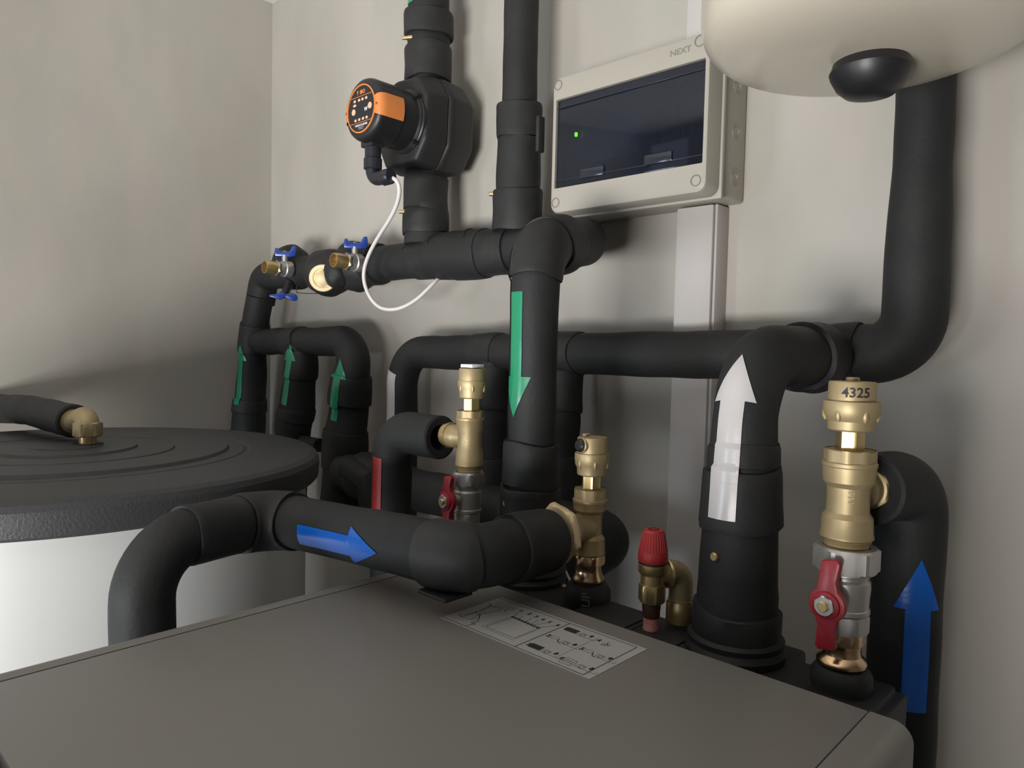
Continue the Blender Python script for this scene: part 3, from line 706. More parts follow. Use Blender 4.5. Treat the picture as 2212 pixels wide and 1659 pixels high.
# --- front blue-arrow pipe: rises left of the cabinet, crosses over its top to the middle brass tee
b1 = at(308, 1150, .305); b1.z = -.236; b2 = V(-.925, .500, -.243); b3 = V(-.548, .517, -.224); b4 = V(-.557, .655, -.230)
T = Tube([V(b1.x, b1.y, -1.25), b1, b2, b3, b4], [.062, .050, .036], .0345, seed=23.0, amp=.0010)
t = tube_thing('insulated_pipe', 'large black insulated pipe with a blue right arrow, crossing over the grey cabinet')
t.part('foam_insulation', T.body(hole=(.024, .02)), RUB)
q = T.near((b1 + b2) / 2); t.part('wrapped_sleeve', T.sleeve(q - .045, q + .035, .003), RUBS)
q = T.near(b2); t.part('wrapped_sleeve', T.sleeve(q - .045, q + .035, .0045), RUBS)
q = T.near(b3); t.part('wrapped_sleeve', T.sleeve(q - .045, q + .006, .003), RUBS)
t.part('wrapped_sleeve', T.sleeve(T.L - .075, T.L - .001, .0035), RUBS)
t.part('sleeve_flap', MB().box(b3.x - .050, b3.x - .004, .490, .53, b3.z - .043, b3.z - .038, .002), RUBS)
t.part('flow_arrow', T.sticker(T.near(at(700, 1120, .507)), T.near(at(866, 1165, .51)), (.05, -1, -.10), arrow(.34, .0235, .0125, .02)), TBLUE, label='blue tape arrow pointing right')
t.done()

# --- right blue-arrow pipe: open end at the right tee, elbow, down
BY = .83
bX = at(1957, 1300, BY).x; bz = at(1905, 1060, .75).z
rtx = at(1838, 1065, .71).x
T = Tube([V(bX, BY, -1.2), V(bX, BY, bz - .001), V(rtx + .004, .752, bz)], [.036], .0345, seed=25.0, amp=.0006)
t = tube_thing('insulated_pipe', 'black insulated pipe with a blue up arrow, its cut end open')
t.part('foam_insulation', T.body(hole=(.020, .03)), RUB)
t.part('flow_arrow', T.sticker(T.near(at(1985, 1523, BY)), T.near(at(1993, 1207, BY)), (.66, -1, 0), arrow(.33, .0225, .0120, .0)), TBLUE, label='blue tape arrow pointing up')
t.done()

# --- pipe lying over the tank lid, open end at the tank elbow
ey = .41
T = Tube([V(-2.11, .37, at(-60, 880, .38).z), at(-60, 880, .38), at(60, 885, .395), at(160, 910, .405)], [.4, .25], [(0, .034), (.3, .031), (2, .0285)], seed=27.0, amp=.001)
t = tube_thing('insulated_pipe', 'black insulated pipe above the tank lid at the left edge, ending at the brass elbow')
t.part('foam_insulation', T.body(hole=(.019, .03)), RUB); t.done()
tend = T.p[-1]; tdir = T.t[-1]

# ------------------------------------------------------------------ brass fittings
def arc(c, u, v, R, a0, a1, n=12): return [Vector(c) + Vector(u) * R * math.cos(a0 + (a1 - a0) * i / n) + Vector(v) * R * math.sin(a0 + (a1 - a0) * i / n) for i in range(n + 1)]
# tank elbow
eb = at(190, 965, ey); eb.z = TZ + .012
t = Thing('brass_elbow', 'brass elbow fitting standing in the centre of the black tank lid', 'pipe fitting')
zc = at(190, 905, ey).z
up_ = V(eb.x, ey, zc)
d_ = (tend - up_); d_.z = 0; d_.normalize()
R_ = .022
eh = Tube([V(eb.x, ey, eb.z + .028), up_ + V(0, 0, .006), tend + tdir * .002 + V(0, 0, .0)], [.02], .0190, raw=False, amp=0)
t.part('elbow_body', eh.body(), BRASS)
t.part('hex_nut', MB().nut((eb.x, ey, eb.z + .014), Z_, .026, .042, phase=.3), BRASS)
t.part('pipe_stub', MB().cyl((eb.x, ey, TZ - .008), (eb.x, ey, eb.z + .02), .014), BRASSP)
t.part('socket', MB().lathe(tend - tdir * .012, -tdir * -1, [(.0235, -.002), (.0245, .0), (.0245, .010), (.022, .013)], 40), BRASS)
t.part('grommet', MB().lathe((eb.x, ey, TZ - .004), Z_, [(.034, 0), (.034, .006), (.026, .010), (.024, .018), (.0, .018)], 40), RUB)
t.done()

def Zp(px, py, y): return at(px, py, y).z
def vent(px, y, prof, label, s, button=None, number=None, tilt=0.0, paper=False):
    """prof: image rows of the vent's outline, turned into heights; s = metres per pixel at its distance"""
    c = at(px, prof[2][0], y); O = V(c.x, y, 0); h = lambda py: Zp(px, py, y)
    t = Thing('automatic_air_vent', label, 'air vent')
    (y0, w0), (y1, w1), (y2, w2), (y3, w3), (y4, w4), (y5, w5) = prof   # top of stub, cap top, shoulder top, shoulder bottom, bowl bottom, neck bottom
    b = MB().lathe(O, Z_, [(w3 * s * .80, h(y4)), (w3 * s * .96, h(y4) + .001), (w3 * s, h(y4) + .002), (w3 * s * 1.02, h(y3) - .004), (w2 * s * .93, h(y3)), (w2 * s, h(y3) + .006), (w2 * s, h(y2) - .002), (w2 * s * .985, h(y2)), (w1 * s, h(y2)), (w1 * s, h(y1) - .002), (w1 * s * .96, h(y1)), (0, h(y1) + .0004)], 64)
    bi = t.part('vent_body', b, BRASS, ang=.5)
    lob = MB()
    for k in range(6):
        a = 2 * PI * k / 6 + .35; cc = O + V(math.cos(a) * w2 * s * .90, math.sin(a) * w2 * s * .90, h(y3) + .001)
        lob.lathe(cc, Z_, [(.001, -.005), (w2 * s * .12, -.001), (w2 * s * .115, .005), (.001, .008)], 14)
    t.part('grip_lug', lob, BRASS, bi)
    off = V(-.010, 0, 0) if button else V(0, 0, 0)
    t.part('vent_cap', MB().lathe(O + off, Z_, [(w0 * s, h(y1) - .002), (w0 * s, h(y0) - .0008), (w0 * s * .88, h(y0)), (0, h(y0))], 24), BRASS)
    if button:
        bp = at(*button, y - w1 * s * .95); dd = V(-.30, -.95, .05).normalized()
        bb = MB().cyl(bp + -dd * .014, bp + dd * .001, .0102, 28, .001); t.part('side_boss', bb, BRASS)
        t.part('black_screw', MB().lathe(bp, dd, [(.0082, -.001), (.0085, .003), (.006, .006), (0, .0065)], 28), BLK, label='black knurled screw')
    if number:
        fr_ = MB(); cu = number[0]; r = w1 * s + .0002; n0 = at(number[1], number[2], y - r * .96)
        th = math.atan2(n0.y - O.y, n0.x - O.x); dn = V(math.cos(th), math.sin(th), 0); un = V(-math.sin(th), math.cos(th), 0)
        tb = MB().text(cu, (0, 0, 0), X_, Z_, number[3], .0002, bold=.0002)
        for v in tb.v:
            a = th + v.x / r; rr = r - v.y * 1.0 ; v.x, v.y, v.z = O.x + math.cos(a) * (r + .0001 + abs(v.y)), O.y + math.sin(a) * (r + .0001 + abs(v.y)), h(number[2]) + v.z
        t.part('stamped_number', tb, INK, bi)
    if paper: t.part('top_sticker', MB().box(O.x - .012, O.x + .012, y - .012, y + .012, h(y1) + .001, h(y1) + .006, .001), PAPER)
    t.part('hex_neck', MB().lathe(O, Z_, [(w4 * s, h(y5)), (w4 * s, h(y4) + .004)], 48, w4 * s * 1.78, 6, .25), BRASSP)
    t.done(); return O
def teef(px, y, prof, label, s, bd, bl, br, hexr, mid=None, hexang=0.0):
    """tee: ring nut, upper collar, waist, lower collar; branch in direction bd"""
    c = at(px, prof[0][0], y); O = V(c.x, y, 0); h = lambda py: Zp(px, py, y)
    (y0, w0), (y1, w1), (y2, w2), (y3, w3), (y4, w4) = prof      # ring top, collar top, waist top, waist bottom/lower collar, end
    t = Thing('brass_tee', label, 'pipe fitting')
    g = .0016
    b = MB().lathe(O, Z_, [(w3 * s * .9, h(y4)), (w3 * s * 1.03, h(y4) + .001), (w3 * s * 1.03, h(y4) + .003), (w3 * s, h(y4) + .0045), (w3 * s * .97, h(y3) - .002), (w2 * s * 1.02, h(y3) + .003), (w2 * s, (h(y3) + h(y2)) / 2), (w2 * s * 1.02, h(y2) - .003), (w1 * s * .97, h(y2) + .002), (w1 * s, h(y1) - .005), (w1 * s * 1.03, h(y1) - .004), (w1 * s * 1.03, h(y1) - .001), (w1 * s * .97, h(y1))], 64)
    bi = t.part('tee_body', b, BRASS, ang=.5)
    R = w0 * s
    t.part('ring_nut', MB().lathe(O, Z_, [(R, h(y1) - .001), (R, h(y0) + .001), (R * .96, h(y0)), (0, h(y0))], 48, R * 1.86, 8, .2), BRASS)
    zm = (h(y2) + h(y3)) / 2 if mid is None else mid; bd = Vector(bd).normalized(); c = V(O.x, y, zm)
    t.part('branch', MB().lathe(c, bd, [(br * .82, .004), (br * .84, bl * .52), (br, bl * .62), (br * 1.03, bl * .66), (br * 1.03, bl)], 48), BRASS, bi)
    if hexr: t.part('branch_nut', MB().nut(c + bd * (bl * .92), bd, .011, hexr * 2, cham=.05, phase=hexang), BRASS if hexr < .03 else BRASSC)
    else: t.part('branch_nut', MB().lathe(c + bd * (bl * .95), bd, [(br * 1.13, 0), (br * 1.13, .004), (br * 1.0, .005), (br * 1.0, .012), (0, .012)], 40), BRASSP)
    lt = MB().text('PN', c + V(math.sin(-.6) * 0, 0, 0) + V(.42, -.9, 0).normalized() * (w2 * s + .0004), Z_ * -1, V(.9, .42, 0) * 1, .0085, .0003)
    t.part('cast_lettering', lt, BRASS, bi)
    # thread below
    th = [(w3 * s * .86 + (.0006 if i % 2 else -.0006), h(y4) - .0135 + i * .0014) for i in range(11)]
    t.part('thread', MB().lathe(O, Z_, th, 40), BRASS, bi)
    t.done(); return O, h(y4)

def valve(px, y, prof, label, s, hub, side, wing, mt, tail=True, off=.0):
    c = at(px, prof[0][0], y); O = V(c.x, y, 0); h = lambda py: Zp(px, py, y)
    (y0, w0), (y1, w1), (y2, w2), (y3, w3) = prof   # nut top, nut bottom / body top, body bottom, hex bottom
    t = Thing('ball_valve', label, 'valve')
    t.part('union_nut', MB().lathe(O, Z_, [(w0 * s * .9, h(y1)), (w0 * s, h(y1) + .002), (w0 * s, h(y0) - .002), (w0 * s * .9, h(y0)), (w0 * s * .7, h(y0)), (w0 * s * .7, h(y0) - .003)], 48, w0 * s * 1.78, 6, .45), mt, ang=.4)
    H1, H2 = h(y1), h(y2); d = H1 - H2
    bi = t.part('valve_body', MB().lathe(O, Z_, [(w1 * s * .88, H2), (w1 * s, H2 + .003), (w1 * s, H2 + d * .16), (w1 * s * .95, H2 + d * .18), (w1 * s * .97, H2 + d * .45), (w1 * s, H2 + d * .62), (w1 * s * .98, H2 + d * .78), (w1 * s * .88, H2 + d * .84), (w1 * s * .88, H2 + d * .90), (w1 * s * .95, H2 + d * .93), (w1 * s * .95, H1 + .001)], 56), mt, ang=.4)
    t.part('body_hexagon', MB().lathe(O, Z_, [(w2 * s * .95, h(y3)), (w2 * s, h(y3) + .002), (w2 * s, H2 - .001), (w2 * s * .95, H2 + .001)], 48, w2 * s * 1.80, 6, .3), mt, bi, ang=.4)
    hz = h(hub[1]); N = Vector(side).normalized(); hc = V(O.x, y, hz) + N * (w1 * s + .011)
    t.part('stem', MB().cyl(V(O.x, y, hz) + N * (w1 * s * .8), hc, .008), mt)
    U = N.cross(Z_) * -1; Ww = wing
    def pl_(L, hw, tipw): return [(hw, 0)]
    R = Ww[0]; a = []
    for i in range(13): q = -PI / 2 + .62 + (PI - 1.24) * i / 12; a.append((R * math.cos(q), R * math.sin(q)))
    L = Ww[1]; tw = Ww[2]; sk = Ww[3]
    poly = a + [(tw * .75 + sk * .3, R * 1.25), (tw * .9 + sk, L - .004), (tw * .6 + sk, L), (-tw * .9 + sk, L * .93), (-tw + sk * .5, R * 1.4)]
    poly += [(-p[0], p[1]) for p in reversed(a)]
    poly += [(-tw * .8 - sk * .2, -R * 1.25), (-tw + sk * .2, -L * .92), (-tw * .7 + sk * .2, -L), (tw * .9 + sk * .2, -L * .93), (tw * .85, -R * 1.3)]
    hi = t.part('handle', MB().extrude(poly, hc, U, Z_, N, .0075, .0018), RED, label='red butterfly handle')
    t.part('handle_boss', MB().lathe(hc + N * .006, N, [(R * .78, 0), (R * .74, .004), (R * .55, .0055), (R * .55, .003), (0, .003)], 32), RED, hi)
    t.part('handle_nut', MB().nut(hc + N * .0085, N, .005, R * 1.05, phase=.2), NICK, hi)
    t.part('stem_tip', MB().cyl(hc + N * .012, hc + N * .0165, R * .28, 20, .0006), BRASSP, hi)
    t.done(); return O, h(y3)
def press(O, ztop, zbot, s, wh, wn, wf, label, grom=None, zg=None):
    t = Thing('press_coupling', label, 'pipe fitting')
    d = ztop - zbot
    t.part('hex_collar', MB().lathe(O, Z_, [(wh * s * .95, ztop - d * .34), (wh * s, ztop - d * .31), (wh * s, ztop - d * .06), (wh * s * .93, ztop)], 48, wh * s * 1.82, 6, .5), BRONZE, ang=.4)
    t.part('press_socket', MB().lathe(O, Z_, [(wf * s * .85, zbot), (wf * s, zbot + d * .05), (wf * s * 1.02, zbot + d * .12), (wf * s * .97, zbot + d * .2), (wn * s * .95, zbot + d * .32), (wn * s * .9, zbot + d * .5), (wn * s * .96, ztop - d * .34)], 48), BRONZE, ang=.5)
    t.part('copper_stub', MB().cyl(O + V(0, 0, zbot - .03), O + V(0, 0, zbot + .004), wf * s * .72), COPPER)
    t.done()
def grommet(O, ztop, r, label, txt=None, h=.05):
    t = Thing('rubber_collar', label, 'pipe insulation')
    z = ztop
    mb = MB().lathe(O, Z_, [(r * 1.25, z - h - .02), (r * 1.22, z - h), (r * 1.18, z - h * .62), (r * .98, z - h * .50), (r * .96, z - h * .42), (r * 1.04, z - h * .30), (r * 1.02, z - h * .12), (r * .86, z), (r * .62, z + .001), (r * .60, z - .012), (0, z - .012)], 56)
    for v in mb.v: v += V(noise.noise(v * 30) * .002, noise.noise(v * 30 + V(3, 3, 3)) * .002, noise.noise(v * 25 + V(7, 0, 0)) * .002)
    t.part('rubber_body', mb, RUBS, ang=.8)
    if txt:
        d = V(.45, -.9, 0).normalized()
        tp = at(1266, 1303, O.y - r * 1.11); t.part('chalk_lettering', MB().text(txt, tp, V(0, .0, 1), V(-.87, -.49, 0), .015, .0006), mat('chalk', (.12, .12, .115), .8), 0)
    t.done()

# right assembly
s = 0.71 * .918 / 1556 * 1.045; s = (at(1838, 1000, .71).dot(FW)) / FPX
O = vent(1840, .71, [(815, 14), (824, 48), (866, 57), (900, 46), (931, 29), (972, 0)], 'brass automatic air vent stamped 4325, standing tallest at the right', s, number=('4325', 1851, 847, .0125))
O, zt = teef(1837, .71, [(972, 54), (996, 54), (1044, 43), (1112, 53), (1162, 0)], 'brass tee below the 4325 air vent, its branch entering the open insulated pipe', s, (0, 1, 0), .046, .0185, .0225, mid=Zp(1837, 1068, .71))
O, zb = valve(1829, .71, [(1178, 68), (1230, 52), (1325, 52), (1362, 0)], 'large silvery ball valve with a red butterfly handle at the right', s, (1798, 1287), (-.05, -1, 0), (.0165, .043, .0095, .002), NICKM)
press(O, Zp(1829, 1362, .71), Zp(1829, 1437, .71), s, 46, 42, 51, 'bronze press coupling under the large silvery ball valve')
grommet(O, Zp(1829, 1442, .71), 66 * s * .92, 'black rubber collar around the pipe below the large silvery ball valve')
# middle assembly
MYY = .73
s = (at(1272, 1100, MYY).dot(FW)) / FPX
O = vent(1279, MYY, [(938, 9), (944, 32), (978, 37), (1003, 31), (1027, 21), (1056, 0)], 'brass automatic air vent with a black side screw, above the front insulated pipe', s, button=(1256, 962))
O, zt = teef(1275, MYY, [(1056, 36), (1076, 36), (1103, 27), (1158, 35), (1196, 0)], 'brass tee with a large flange nut at the end of the front insulated pipe', s, (-.12, -1, -.02), .052, .0215, .0335, mid=Zp(1272, 1136, MYY), hexang=.3)
press(V(O.x, MYY, 0), Zp(1272, 1196, MYY), Zp(1268, 1254, MYY), s, 36, 31, 34, 'bronze press coupling under the middle brass tee')
grommet(V(O.x, MYY, 0), Zp(1265, 1258, MYY), 49 * s, 'black rubber collar with faint chalk letters behind the instruction label', 'EUP', .062)

# left assembly
LYY = .70
s = (at(1015, 1000, LYY).dot(FW)) / FPX
O = vent(1020, LYY, [(789, 6), (796, 29), (822, 31), (840, 27), (861, 19), (888, 0)], 'brass automatic air vent with a white top sticker, left of the green down arrow', s, paper=True)
O, zt = teef(1016, LYY, [(888, 30), (901, 30), (930, 26), (972, 30), (1006, 0)], 'brass tee joining the open insulated pipe with the red strip', s, (-1, 0, 0), .040, .0165, .0, mid=Zp(1016, 946, LYY))
O, zb = valve(1011, LYY, [(1018, 37), (1047, 31), (1108, 31), (1135, 0)], 'small nickel ball valve with a red butterfly handle behind the front insulated pipe', s, (960, 1076), (-.08, -1, 0), (.0165, .037, .009, .003), NICKM)
Th = Thing('copper_pipe', 'short copper pipe under the small nickel ball valve', 'pipe'); Th.part('pipe', MB().cyl(V(O.x, LYY, -.36), V(O.x, LYY, zb + .004), .014), COPPER); Th.done()

# ------------------------------------------------------------------ safety valve and its outlet elbow
SY = .70
s = (at(1410, 1250, SY).dot(FW)) / FPX
c = at(1409, 1250, SY); O = V(c.x, SY, 0); h = lambda py: Zp(1409, py, SY)
t = Thing('safety_valve', 'brass safety valve with a ribbed red cap, behind the instruction label', 'safety valve')
kn = MB().lathe(O, Z_, [(31 * s, h(1212)), (32 * s, h(1209)), (32 * s, h(1193)), (30 * s, h(1188)), (22 * s, h(1146)), (20 * s, h(1143)), (0, h(1142))], 64)
ki = t.part('red_cap', kn, REDK)
rib = MB()
for i in range(30):
    a = 2 * PI * i / 30; d = V(math.cos(a), math.sin(a), 0); rib.tube([O + d * 30 * s + V(0, 0, h(1188)), O + d * 22.3 * s + V(0, 0, h(1148))], .0007, 6)
t.part('cap_ribs', rib, REDK, ki)
t.part('cap_emblem', MB().lathe(O, Z_, [(11 * s, h(1143)), (11 * s, h(1143) + .0006), (9 * s, h(1143) + .0006), (9 * s, h(1143))], 32, closed=False), RUBIN, ki)
t.part('cap_seal', MB().lathe(O, Z_, [(29 * s, h(1217)), (30.5 * s, h(1215)), (30.5 * s, h(1211)), (29 * s, h(1210))], 40), BLK)
vb = t.part('valve_body', MB().lathe(O, Z_, [(25 * s, h(1262)), (25 * s, h(1240)), (29 * s, h(1237)), (31 * s, h(1234)), (31 * s, h(1217)), (28 * s, h(1215))], 48), BRASSP)
t.part('body_hexagon', MB().lathe(O, Z_, [(25 * s, h(1300)), (31 * s, h(1297)), (32 * s, h(1266)), (27 * s, h(1261))], 48, 52 * s, 6, .35), BRASSP, vb)
ocz = h(1232)
sd_ = V(.35, 1, 0).normalized()
elb = at(1472, 1232, SY + .035)
t.part('outlet', MB().cyl(V(O.x, SY, h(1238)), V(O.x, SY, h(1238)) + (V(elb.x, elb.y, h(1238)) - V(O.x, SY, h(1238))) * .55, .0125), BRASS, vb)
t.done()
t = Thing('copper_pipe', 'short copper pipe with pinkish lower end under the red-capped safety valve', 'pipe')
t.part('upper_socket', MB().lathe(O, Z_, [(18 * s, h(1332)), (19 * s, h(1330)), (19 * s, h(1318)), (20 * s, h(1314)), (20 * s, h(1300))], 32), COPD)
t.part('pipe', MB().cyl(V(O.x, SY, -.40), V(O.x, SY, h(1330)), 16.5 * s), PINK); t.done()
t = Thing('brass_elbow', 'brass outlet elbow with a polished downward socket beside the red-capped safety valve', 'pipe fitting')
st = V(O.x, SY, h(1240)) + (V(elb.x, elb.y, h(1240)) - V(O.x, SY, h(1240))) * .42
T = Tube([st, V(elb.x, elb.y, h(1236)), V(elb.x, elb.y, Zp(1470, 1300, SY + .035))], [.014], .0135, amp=0)
t.part('elbow_body', T.body(), BRASS)
dd = (V(elb.x, elb.y, 0) - V(O.x, SY, 0)).normalized()
t.part('ring', MB().lathe(st, dd, [(.0165, 0), (.0175, .002), (.0165, .004), (.0135, .005)], 32), BRASSP)
t.part('polished_socket', MB().lathe((elb.x, elb.y, Zp(1470, 1342, SY + .035)), Z_, [(.0145, .004), (.0145, 0), (.016, .0), (.0163, .002), (.0163, .0215), (.0150, .0235), (.0150, .026)], 40), BRASSP)
t.done()

# ------------------------------------------------------------------ circulation pump
t = Thing('circulation_pump', 'black circulation pump with an orange band and round control panel, clamped on the riser', 'pump')
pcx, pcz = PX + .002, (pz0 + pz1) / 2 - .006
fz = at(776, 232, .85).z
fcx = at(781, 235, .845).x
FY = .845; fcz = at(781, 235, FY).z
pm = MB().lathe((fcx, FY, fcz), Y_, [(0, .0), (.047, .0), (.054, .0015), (.059, .005), (.0615, .011), (.062, .016), (.062, .060), (.0600, .062), (.0595, .098), (.0625, .102), (.0625, .125)], 72)
pi_ = t.part('motor_housing', pm, BLK)
t.part('rear_rib', MB().lathe((fcx, FY + .088, fcz), Y_, [(.059, .012), (.0635, .014), (.0635, .020), (.059, .022)], 60), BLK, pi_)
# orange band wrapping left and right of the housing
ob = MB()
for sgn in (1, -1):
    a0, a1 = (-.36, .36) if sgn > 0 else (PI - .36, PI + .36); n = 10; vs = []; fs = []
    rows = [(.0468, -.0012), (.0545, -.0006), (.0600, .0035), (.0632, .011), (.0640, .018), (.0640, .058), (.061, .0585)]
    for (r, yy) in rows:
        for i in range(n + 1):
            a = a0 + (a1 - a0) * i / n
            if r < .05: vs.append(V(fcx + sgn * .0495 if 0 else fcx + r * math.cos(a), FY + yy, fcz + .0225 * math.sin(a - (0 if sgn > 0 else PI)) / math.sin(.36)) if 0 else V(fcx + r * math.cos(a), FY + yy, fcz + r * math.sin(a)))
            else: vs.append(V(fcx + r * math.cos(a), FY + yy, fcz + r * math.sin(a)))
    for j in range(len(rows) - 1):
        for i in range(n): fs.append((j * (n + 1) + i, j * (n + 1) + i + 1, (j + 1) * (n + 1) + i + 1, (j + 1) * (n + 1) + i))
    t.part('orange_band', MB().add(vs, fs), ORANGE, pi_, label='orange band')
ring = MB().lathe((fcx, FY - .0005, fcz), -Y_, [(.0475, -.002), (.0475, .0015), (.0450, .0018), (.0448, -.001)], 72, closed=False)
t.part('orange_ring', ring, ORANGE, pi_, label='orange ring')
fp = t.part('control_panel', MB().lathe((fcx, FY, fcz), -Y_, [(.0452, -.003), (.0452, .0004), (0, .0004)], 72), mat('panel_black', (.018, .018, .022), .3), pi_)
FNY = FY - .0006
def F_(u, v): return V(fcx + u * .86, FNY, fcz + v * .86)      # u right, v up, metres
ols = MB(); ols.box(fcx - .0365, fcx + .0365, FNY - .0004, FNY, fcz + .0245, fcz + .0255).box(fcx - .0365, fcx + .0365, FNY - .0004, FNY, fcz - .0265, fcz - .0255)
ols.text('IBO', F_(.004, .038), X_, Z_, .0105, .0003, bold=.0003)
ols.extrude([(-.0155, .037), (-.0105, .037), (-.012, .031), (-.0125, .0275), (-.014, .033)], V(fcx, FNY, fcz), X_, Z_, -Y_, .0004)
t.part('orange_print', ols, ORANGE, fp)
t.part('white_print', MB().text('W', F_(.018, -.004), X_, Z_, .0105, .0003, bold=.0002).text('MAGI2 25-60/180', F_(0, -.0365), X_, Z_, .0056, .0003, bold=.0001).box(fcx - .010, fcx + .009, FNY - .0003, FNY, fcz - .0362, fcz - .0356).box(fcx - .008, fcx + .007, FNY - .0003, FNY, fcz - .0392, fcz - .0387), WHITEP, fp)
for (u, v, w, hh) in ((-.026, .021, .0085, .006), (-.0085, .021, .0085, .006), (.005, .021, .0085, .006), (.0195, .021, .0085, .006), (-.026, .0115, .012, .0055), (-.022, -.0235, .0085, .006), (-.007, -.0235, .0085, .006), (.008, -.0235, .0085, .006), (.022, -.0235, .0085, .006)):
    n = 16; po = [(math.copysign(abs(math.cos(2 * PI * i / n)) ** .6, math.cos(2 * PI * i / n)) * w / 2, math.copysign(abs(math.sin(2 * PI * i / n)) ** .6, math.sin(2 * PI * i / n)) * hh / 2) for i in range(n)]
    t.part('button', MB().extrude(po, F_(u, v), X_ * .85, Z_ * .85, -Y_, .0006), CREAMB, fp)
for (u, v) in ((-.030, -.003), (.034, .001)):
    t.part('button', MB().lathe(F_(u, v), -Y_, [(.0062, -.001), (.0062, .0008), (.0024, .001), (.0020, .0003), (0, .0003)], 28), CREAMB, fp)
for u in (-.0515, .0515):
    t.part('band_screw', MB().lathe(V(fcx + u, FY - .0008, fcz), -Y_, [(.0026, 0), (.0026, .0008), (0, .0009)], 16), mat('screw_dark', (.25, .09, .03), .5), pi_)
# insulation shell: two halves of a faceted block
def shell(prof_yx, y0, y1, sx0, sx1, sc1):
    P8 = [(-.060, -.098), (.055, -.098), (.088, -.052), (.092, .045), (.058, .092), (-.020, .098), (-.080, .082), (-.092, .02), (-.085, -.05)]
    k = len(P8); mb = MB(); rows = []
    for (yy, q) in ((y0, sx0), ((y0 * .85 + y1 * .15), sx0 * 1.05), ((y0 * .2 + y1 * .8), sx1), (y1, sc1)):
        rows += [V(pcx + p[0] * q + .002, yy, pcz + p[1] * (q if q < 1 else 1 + (q - 1) * .3)) for p in P8]
    fs = [tuple(range(k)), tuple(reversed(range(3 * k, 4 * k)))]
    for j in range(3):
        for i in range(k): i2 = (i + 1) % k; fs.append((j * k + i, j * k + i2, (j + 1) * k + i2, (j + 1) * k + i))
    bm = bmesh.new(); vv = [bm.verts.new(p) for p in rows]; [bm.faces.new([vv[i] for i in f]) for f in fs]
    bmesh.ops.recalc_face_normals(bm, faces=bm.faces[:]); bmesh.ops.bevel(bm, geom=bm.edges[:], offset=.005, segments=2, profile=.5, affect='EDGES', clamp_overlap=True)
    bm.verts.index_update(); mb.add([v.co.copy() for v in bm.verts], [[v.index for v in f.verts] for f in bm.faces]); bm.free(); return mb
t.part('insulation_shell', shell(None, .955, 1.012, .88, 1.0, .98), BLKM)
t.part('insulation_shell', shell(None, 1.010, 1.098, 1.0, .97, .80), BLKM)
rbm = MB()
rbm.cyl(V(fcx, FY + .104, fcz), V(fcx, FY + .118, fcz), .066, 56, .003)
t.part('flange_ring', rbm, BLK)
for k in range(4): a = k * PI / 2 + .7; q = V(fcx + math.cos(a) * .0655, FY + .096, fcz + math.sin(a) * .0655); t.part('bolt', MB().cyl(q, q + Y_ * .014, .0045, 12), BLK)
# cable connector under the motor
cc = at(806, 300, FY + .035)
cn = MB().box(cc.x - .020, cc.x + .018, FY + .018, FY + .052, fcz - .068, fcz - .052, .003)
cn.cyl(V(cc.x, FY + .035, fcz - .066), V(cc.x, FY + .035, fcz - .112), .0165, 28, .002).cyl(V(cc.x, FY + .035, fcz - .088), V(cc.x, FY + .035, fcz - .112), .0185, 28, .002)
ce = at(838, 381, FY + .03)
Tn = Tube([V(cc.x, FY + .035, fcz - .108), V(cc.x, FY + .035, ce.z + .004), V(ce.x + .004, FY + .032, ce.z)], [.022], .0145, amp=0); cn.add(*Tn.rings(0, Tn.L, 0, n=28))
cn.lathe(V(ce.x - .016, FY + .032, ce.z), X_, [(.015, 0), (.0165, .002), (.0165, .018), (.013, .024), (.0, .024)], 28, .031, 8)
t.part('cable_connector', cn, mat('connector_black', (.018, .02, .026), .3), pi_)
t.done()
cx_ = at(848, 384, FY + .03)
pts = [(846, 383, .882), (860, 392, .885), (864, 415, .89), (857, 445, .90), (840, 478, .91), (818, 510, .925), (796, 550, .935), (785, 585, .94), (787, 615, .942), (800, 645, .945), (818, 664, .95), (840, 670, .955), (868, 666, .965), (900, 648, .985), (925, 624, 1.0), (947, 602, 1.02), (965, 580, 1.06), (1000, 555, 1.085), (1100, 560, 1.09), (1215, 555, 1.085), (1232, 566, 1.085), (1252, 572, 1.085)]
P = [at(*p) for p in pts]
def smooth(P, it=3):
    for _ in range(it):
        Q = [P[0]]
        for a, b in zip(P[:-1], P[1:]): Q += [a.lerp(b, .25), a.lerp(b, .75)]
        P = Q + [P[-1]]
    return P
t = Thing('power_cable', 'thin white power cable looping from the pump connector down behind the manifold', 'cable')
t.part('cable', MB().tube(smooth(P), .0042, 12), CABLE)
tie = at(1247, 572, 1.085); t.part('cable_tie', MB().lathe(tie - X_ * .004, X_, [(.006, 0), (.006, .008)], 16), BLK); t.done()
t = Thing('sensor_wire', 'short pale wire behind the foot of the middle brass tee', 'cable')
t.part('wire', MB().tube(smooth([at(1213, 1205, .80), at(1216, 1222, .80), at(1226, 1246, .79), at(1236, 1262, .78), at(1240, 1290, .78)]), .0024, 8), CABLE); t.done()

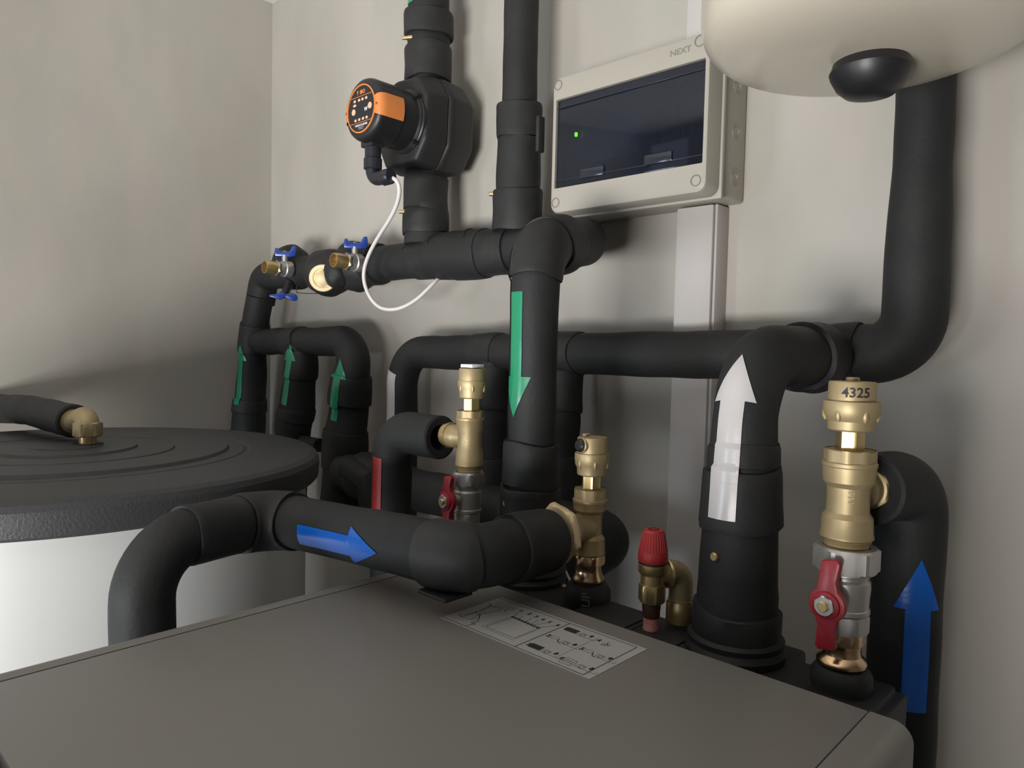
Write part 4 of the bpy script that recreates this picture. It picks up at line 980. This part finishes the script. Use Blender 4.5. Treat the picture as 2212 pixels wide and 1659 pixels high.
# ------------------------------------------------------------------ drain valves with blue handles
def drain(bx, by, nx, ny, sx, sy, label, flip=False):
    y = .955
    b = at(bx, by, y); t = Thing('drain_valve', label, 'valve', None)
    nz_ = at(nx, ny, y - .058); tip = V(b.x, y - .062, b.z)
    t.part('valve_body', MB().lathe(b + Y_ * .03, -Y_, [(.019, 0), (.021, .004), (.021, .020), (.0185, .022), (.0195, .030), (.0185, .036), (.0, .036)], 40), NICKM)
    t.part('body_nut', MB().nut(b - Y_ * .004, -Y_, .009, .037), NICK)
    t.part('brass_nozzle', MB().lathe(b - Y_ * .010, -Y_, [(.0182, 0), (.0182, .003), (.0165, .004), (.0165, .034), (.0158, .0352), (.0142, .0352), (.0140, .012), (0, .012)], 40), BRASSP)
    k = -1 if flip else 1
    t.part('stem', MB().cyl(b + V(0, .012, .014 * k), b + V(0, .012, .036 * k), .0075), NICKM)
    U = V(.25, -.97, 0).normalized() if not flip else V(.8, -.6, 0); U = V(.55, .83, 0).normalized()
    hw = [(-.026, .002), (-.024, .013), (-.018, .014), (-.013, .005), (.012, .005), (.019, .020), (.027, .021), (.029, .010), (.026, -.006), (.010, -.009), (-.012, -.009), (-.024, -.008)]
    N = U.cross(Z_)
    hi = t.part('handle', MB().extrude([(p[0], p[1] * k) for p in hw], b + V(0, .012, .040 * k) - N * .006, U, Z_, N, .012, .002), BLUEP, label='blue butterfly handle')
    t.part('handle_screw', MB().cyl(b + V(0, .012, .040 * k), b + V(0, .012, .047 * k), .005, 16, .0008), NICK, hi)
    t.done()
drain(757, 566, 720, 556, 0, 0, 'brass-nozzled drain valve with a blue handle, right of the round brass plug')
drain(606, 580, 575, 570, 0, 0, 'brass-nozzled drain valve with a blue handle, nearest the room corner')
# two blue handles hanging below the manifold
t = Thing('drain_valve', 'pair of blue butterfly handles on a valve under the left end of the manifold', 'valve')
b = at(613, 640, .98)
t.part('stem', MB().cyl(b + V(0, .0, .002), b + V(0, .02, .040), .010), BLK)
for (dx, rot) in ((-.012, .25), (.014, -.35)):
    c = b + V(dx * .6, dx, 0); U = V(.55, .83, rot * .5).normalized()
    hw = [(p * .8, q * .8) for p, q in [(-.028, .0), (-.026, .007), (-.01, .006), (.006, .012), (.02, .010), (.026, .002), (.022, -.010), (.006, -.014), (-.008, -.008)]]
    t.part('handle', MB().extrude(hw, c, U, Z_, U.cross(Z_), .010, .002), BLUEP, label='blue handle')
t.done()
t = Thing('thin_wire', 'thin black wire under the manifold beside the hanging blue handles', 'wire')
t.part('wire', MB().tube([at(641, 618, .99), at(641, 632, .99), at(660, 634, .99), at(688, 634, 1.0)], .0011, 6), BLK); t.done()

# ------------------------------------------------------------------ floor-based coordinates
for o in ROOTS: o.location.z += EYE
bpy.context.view_layer.update()
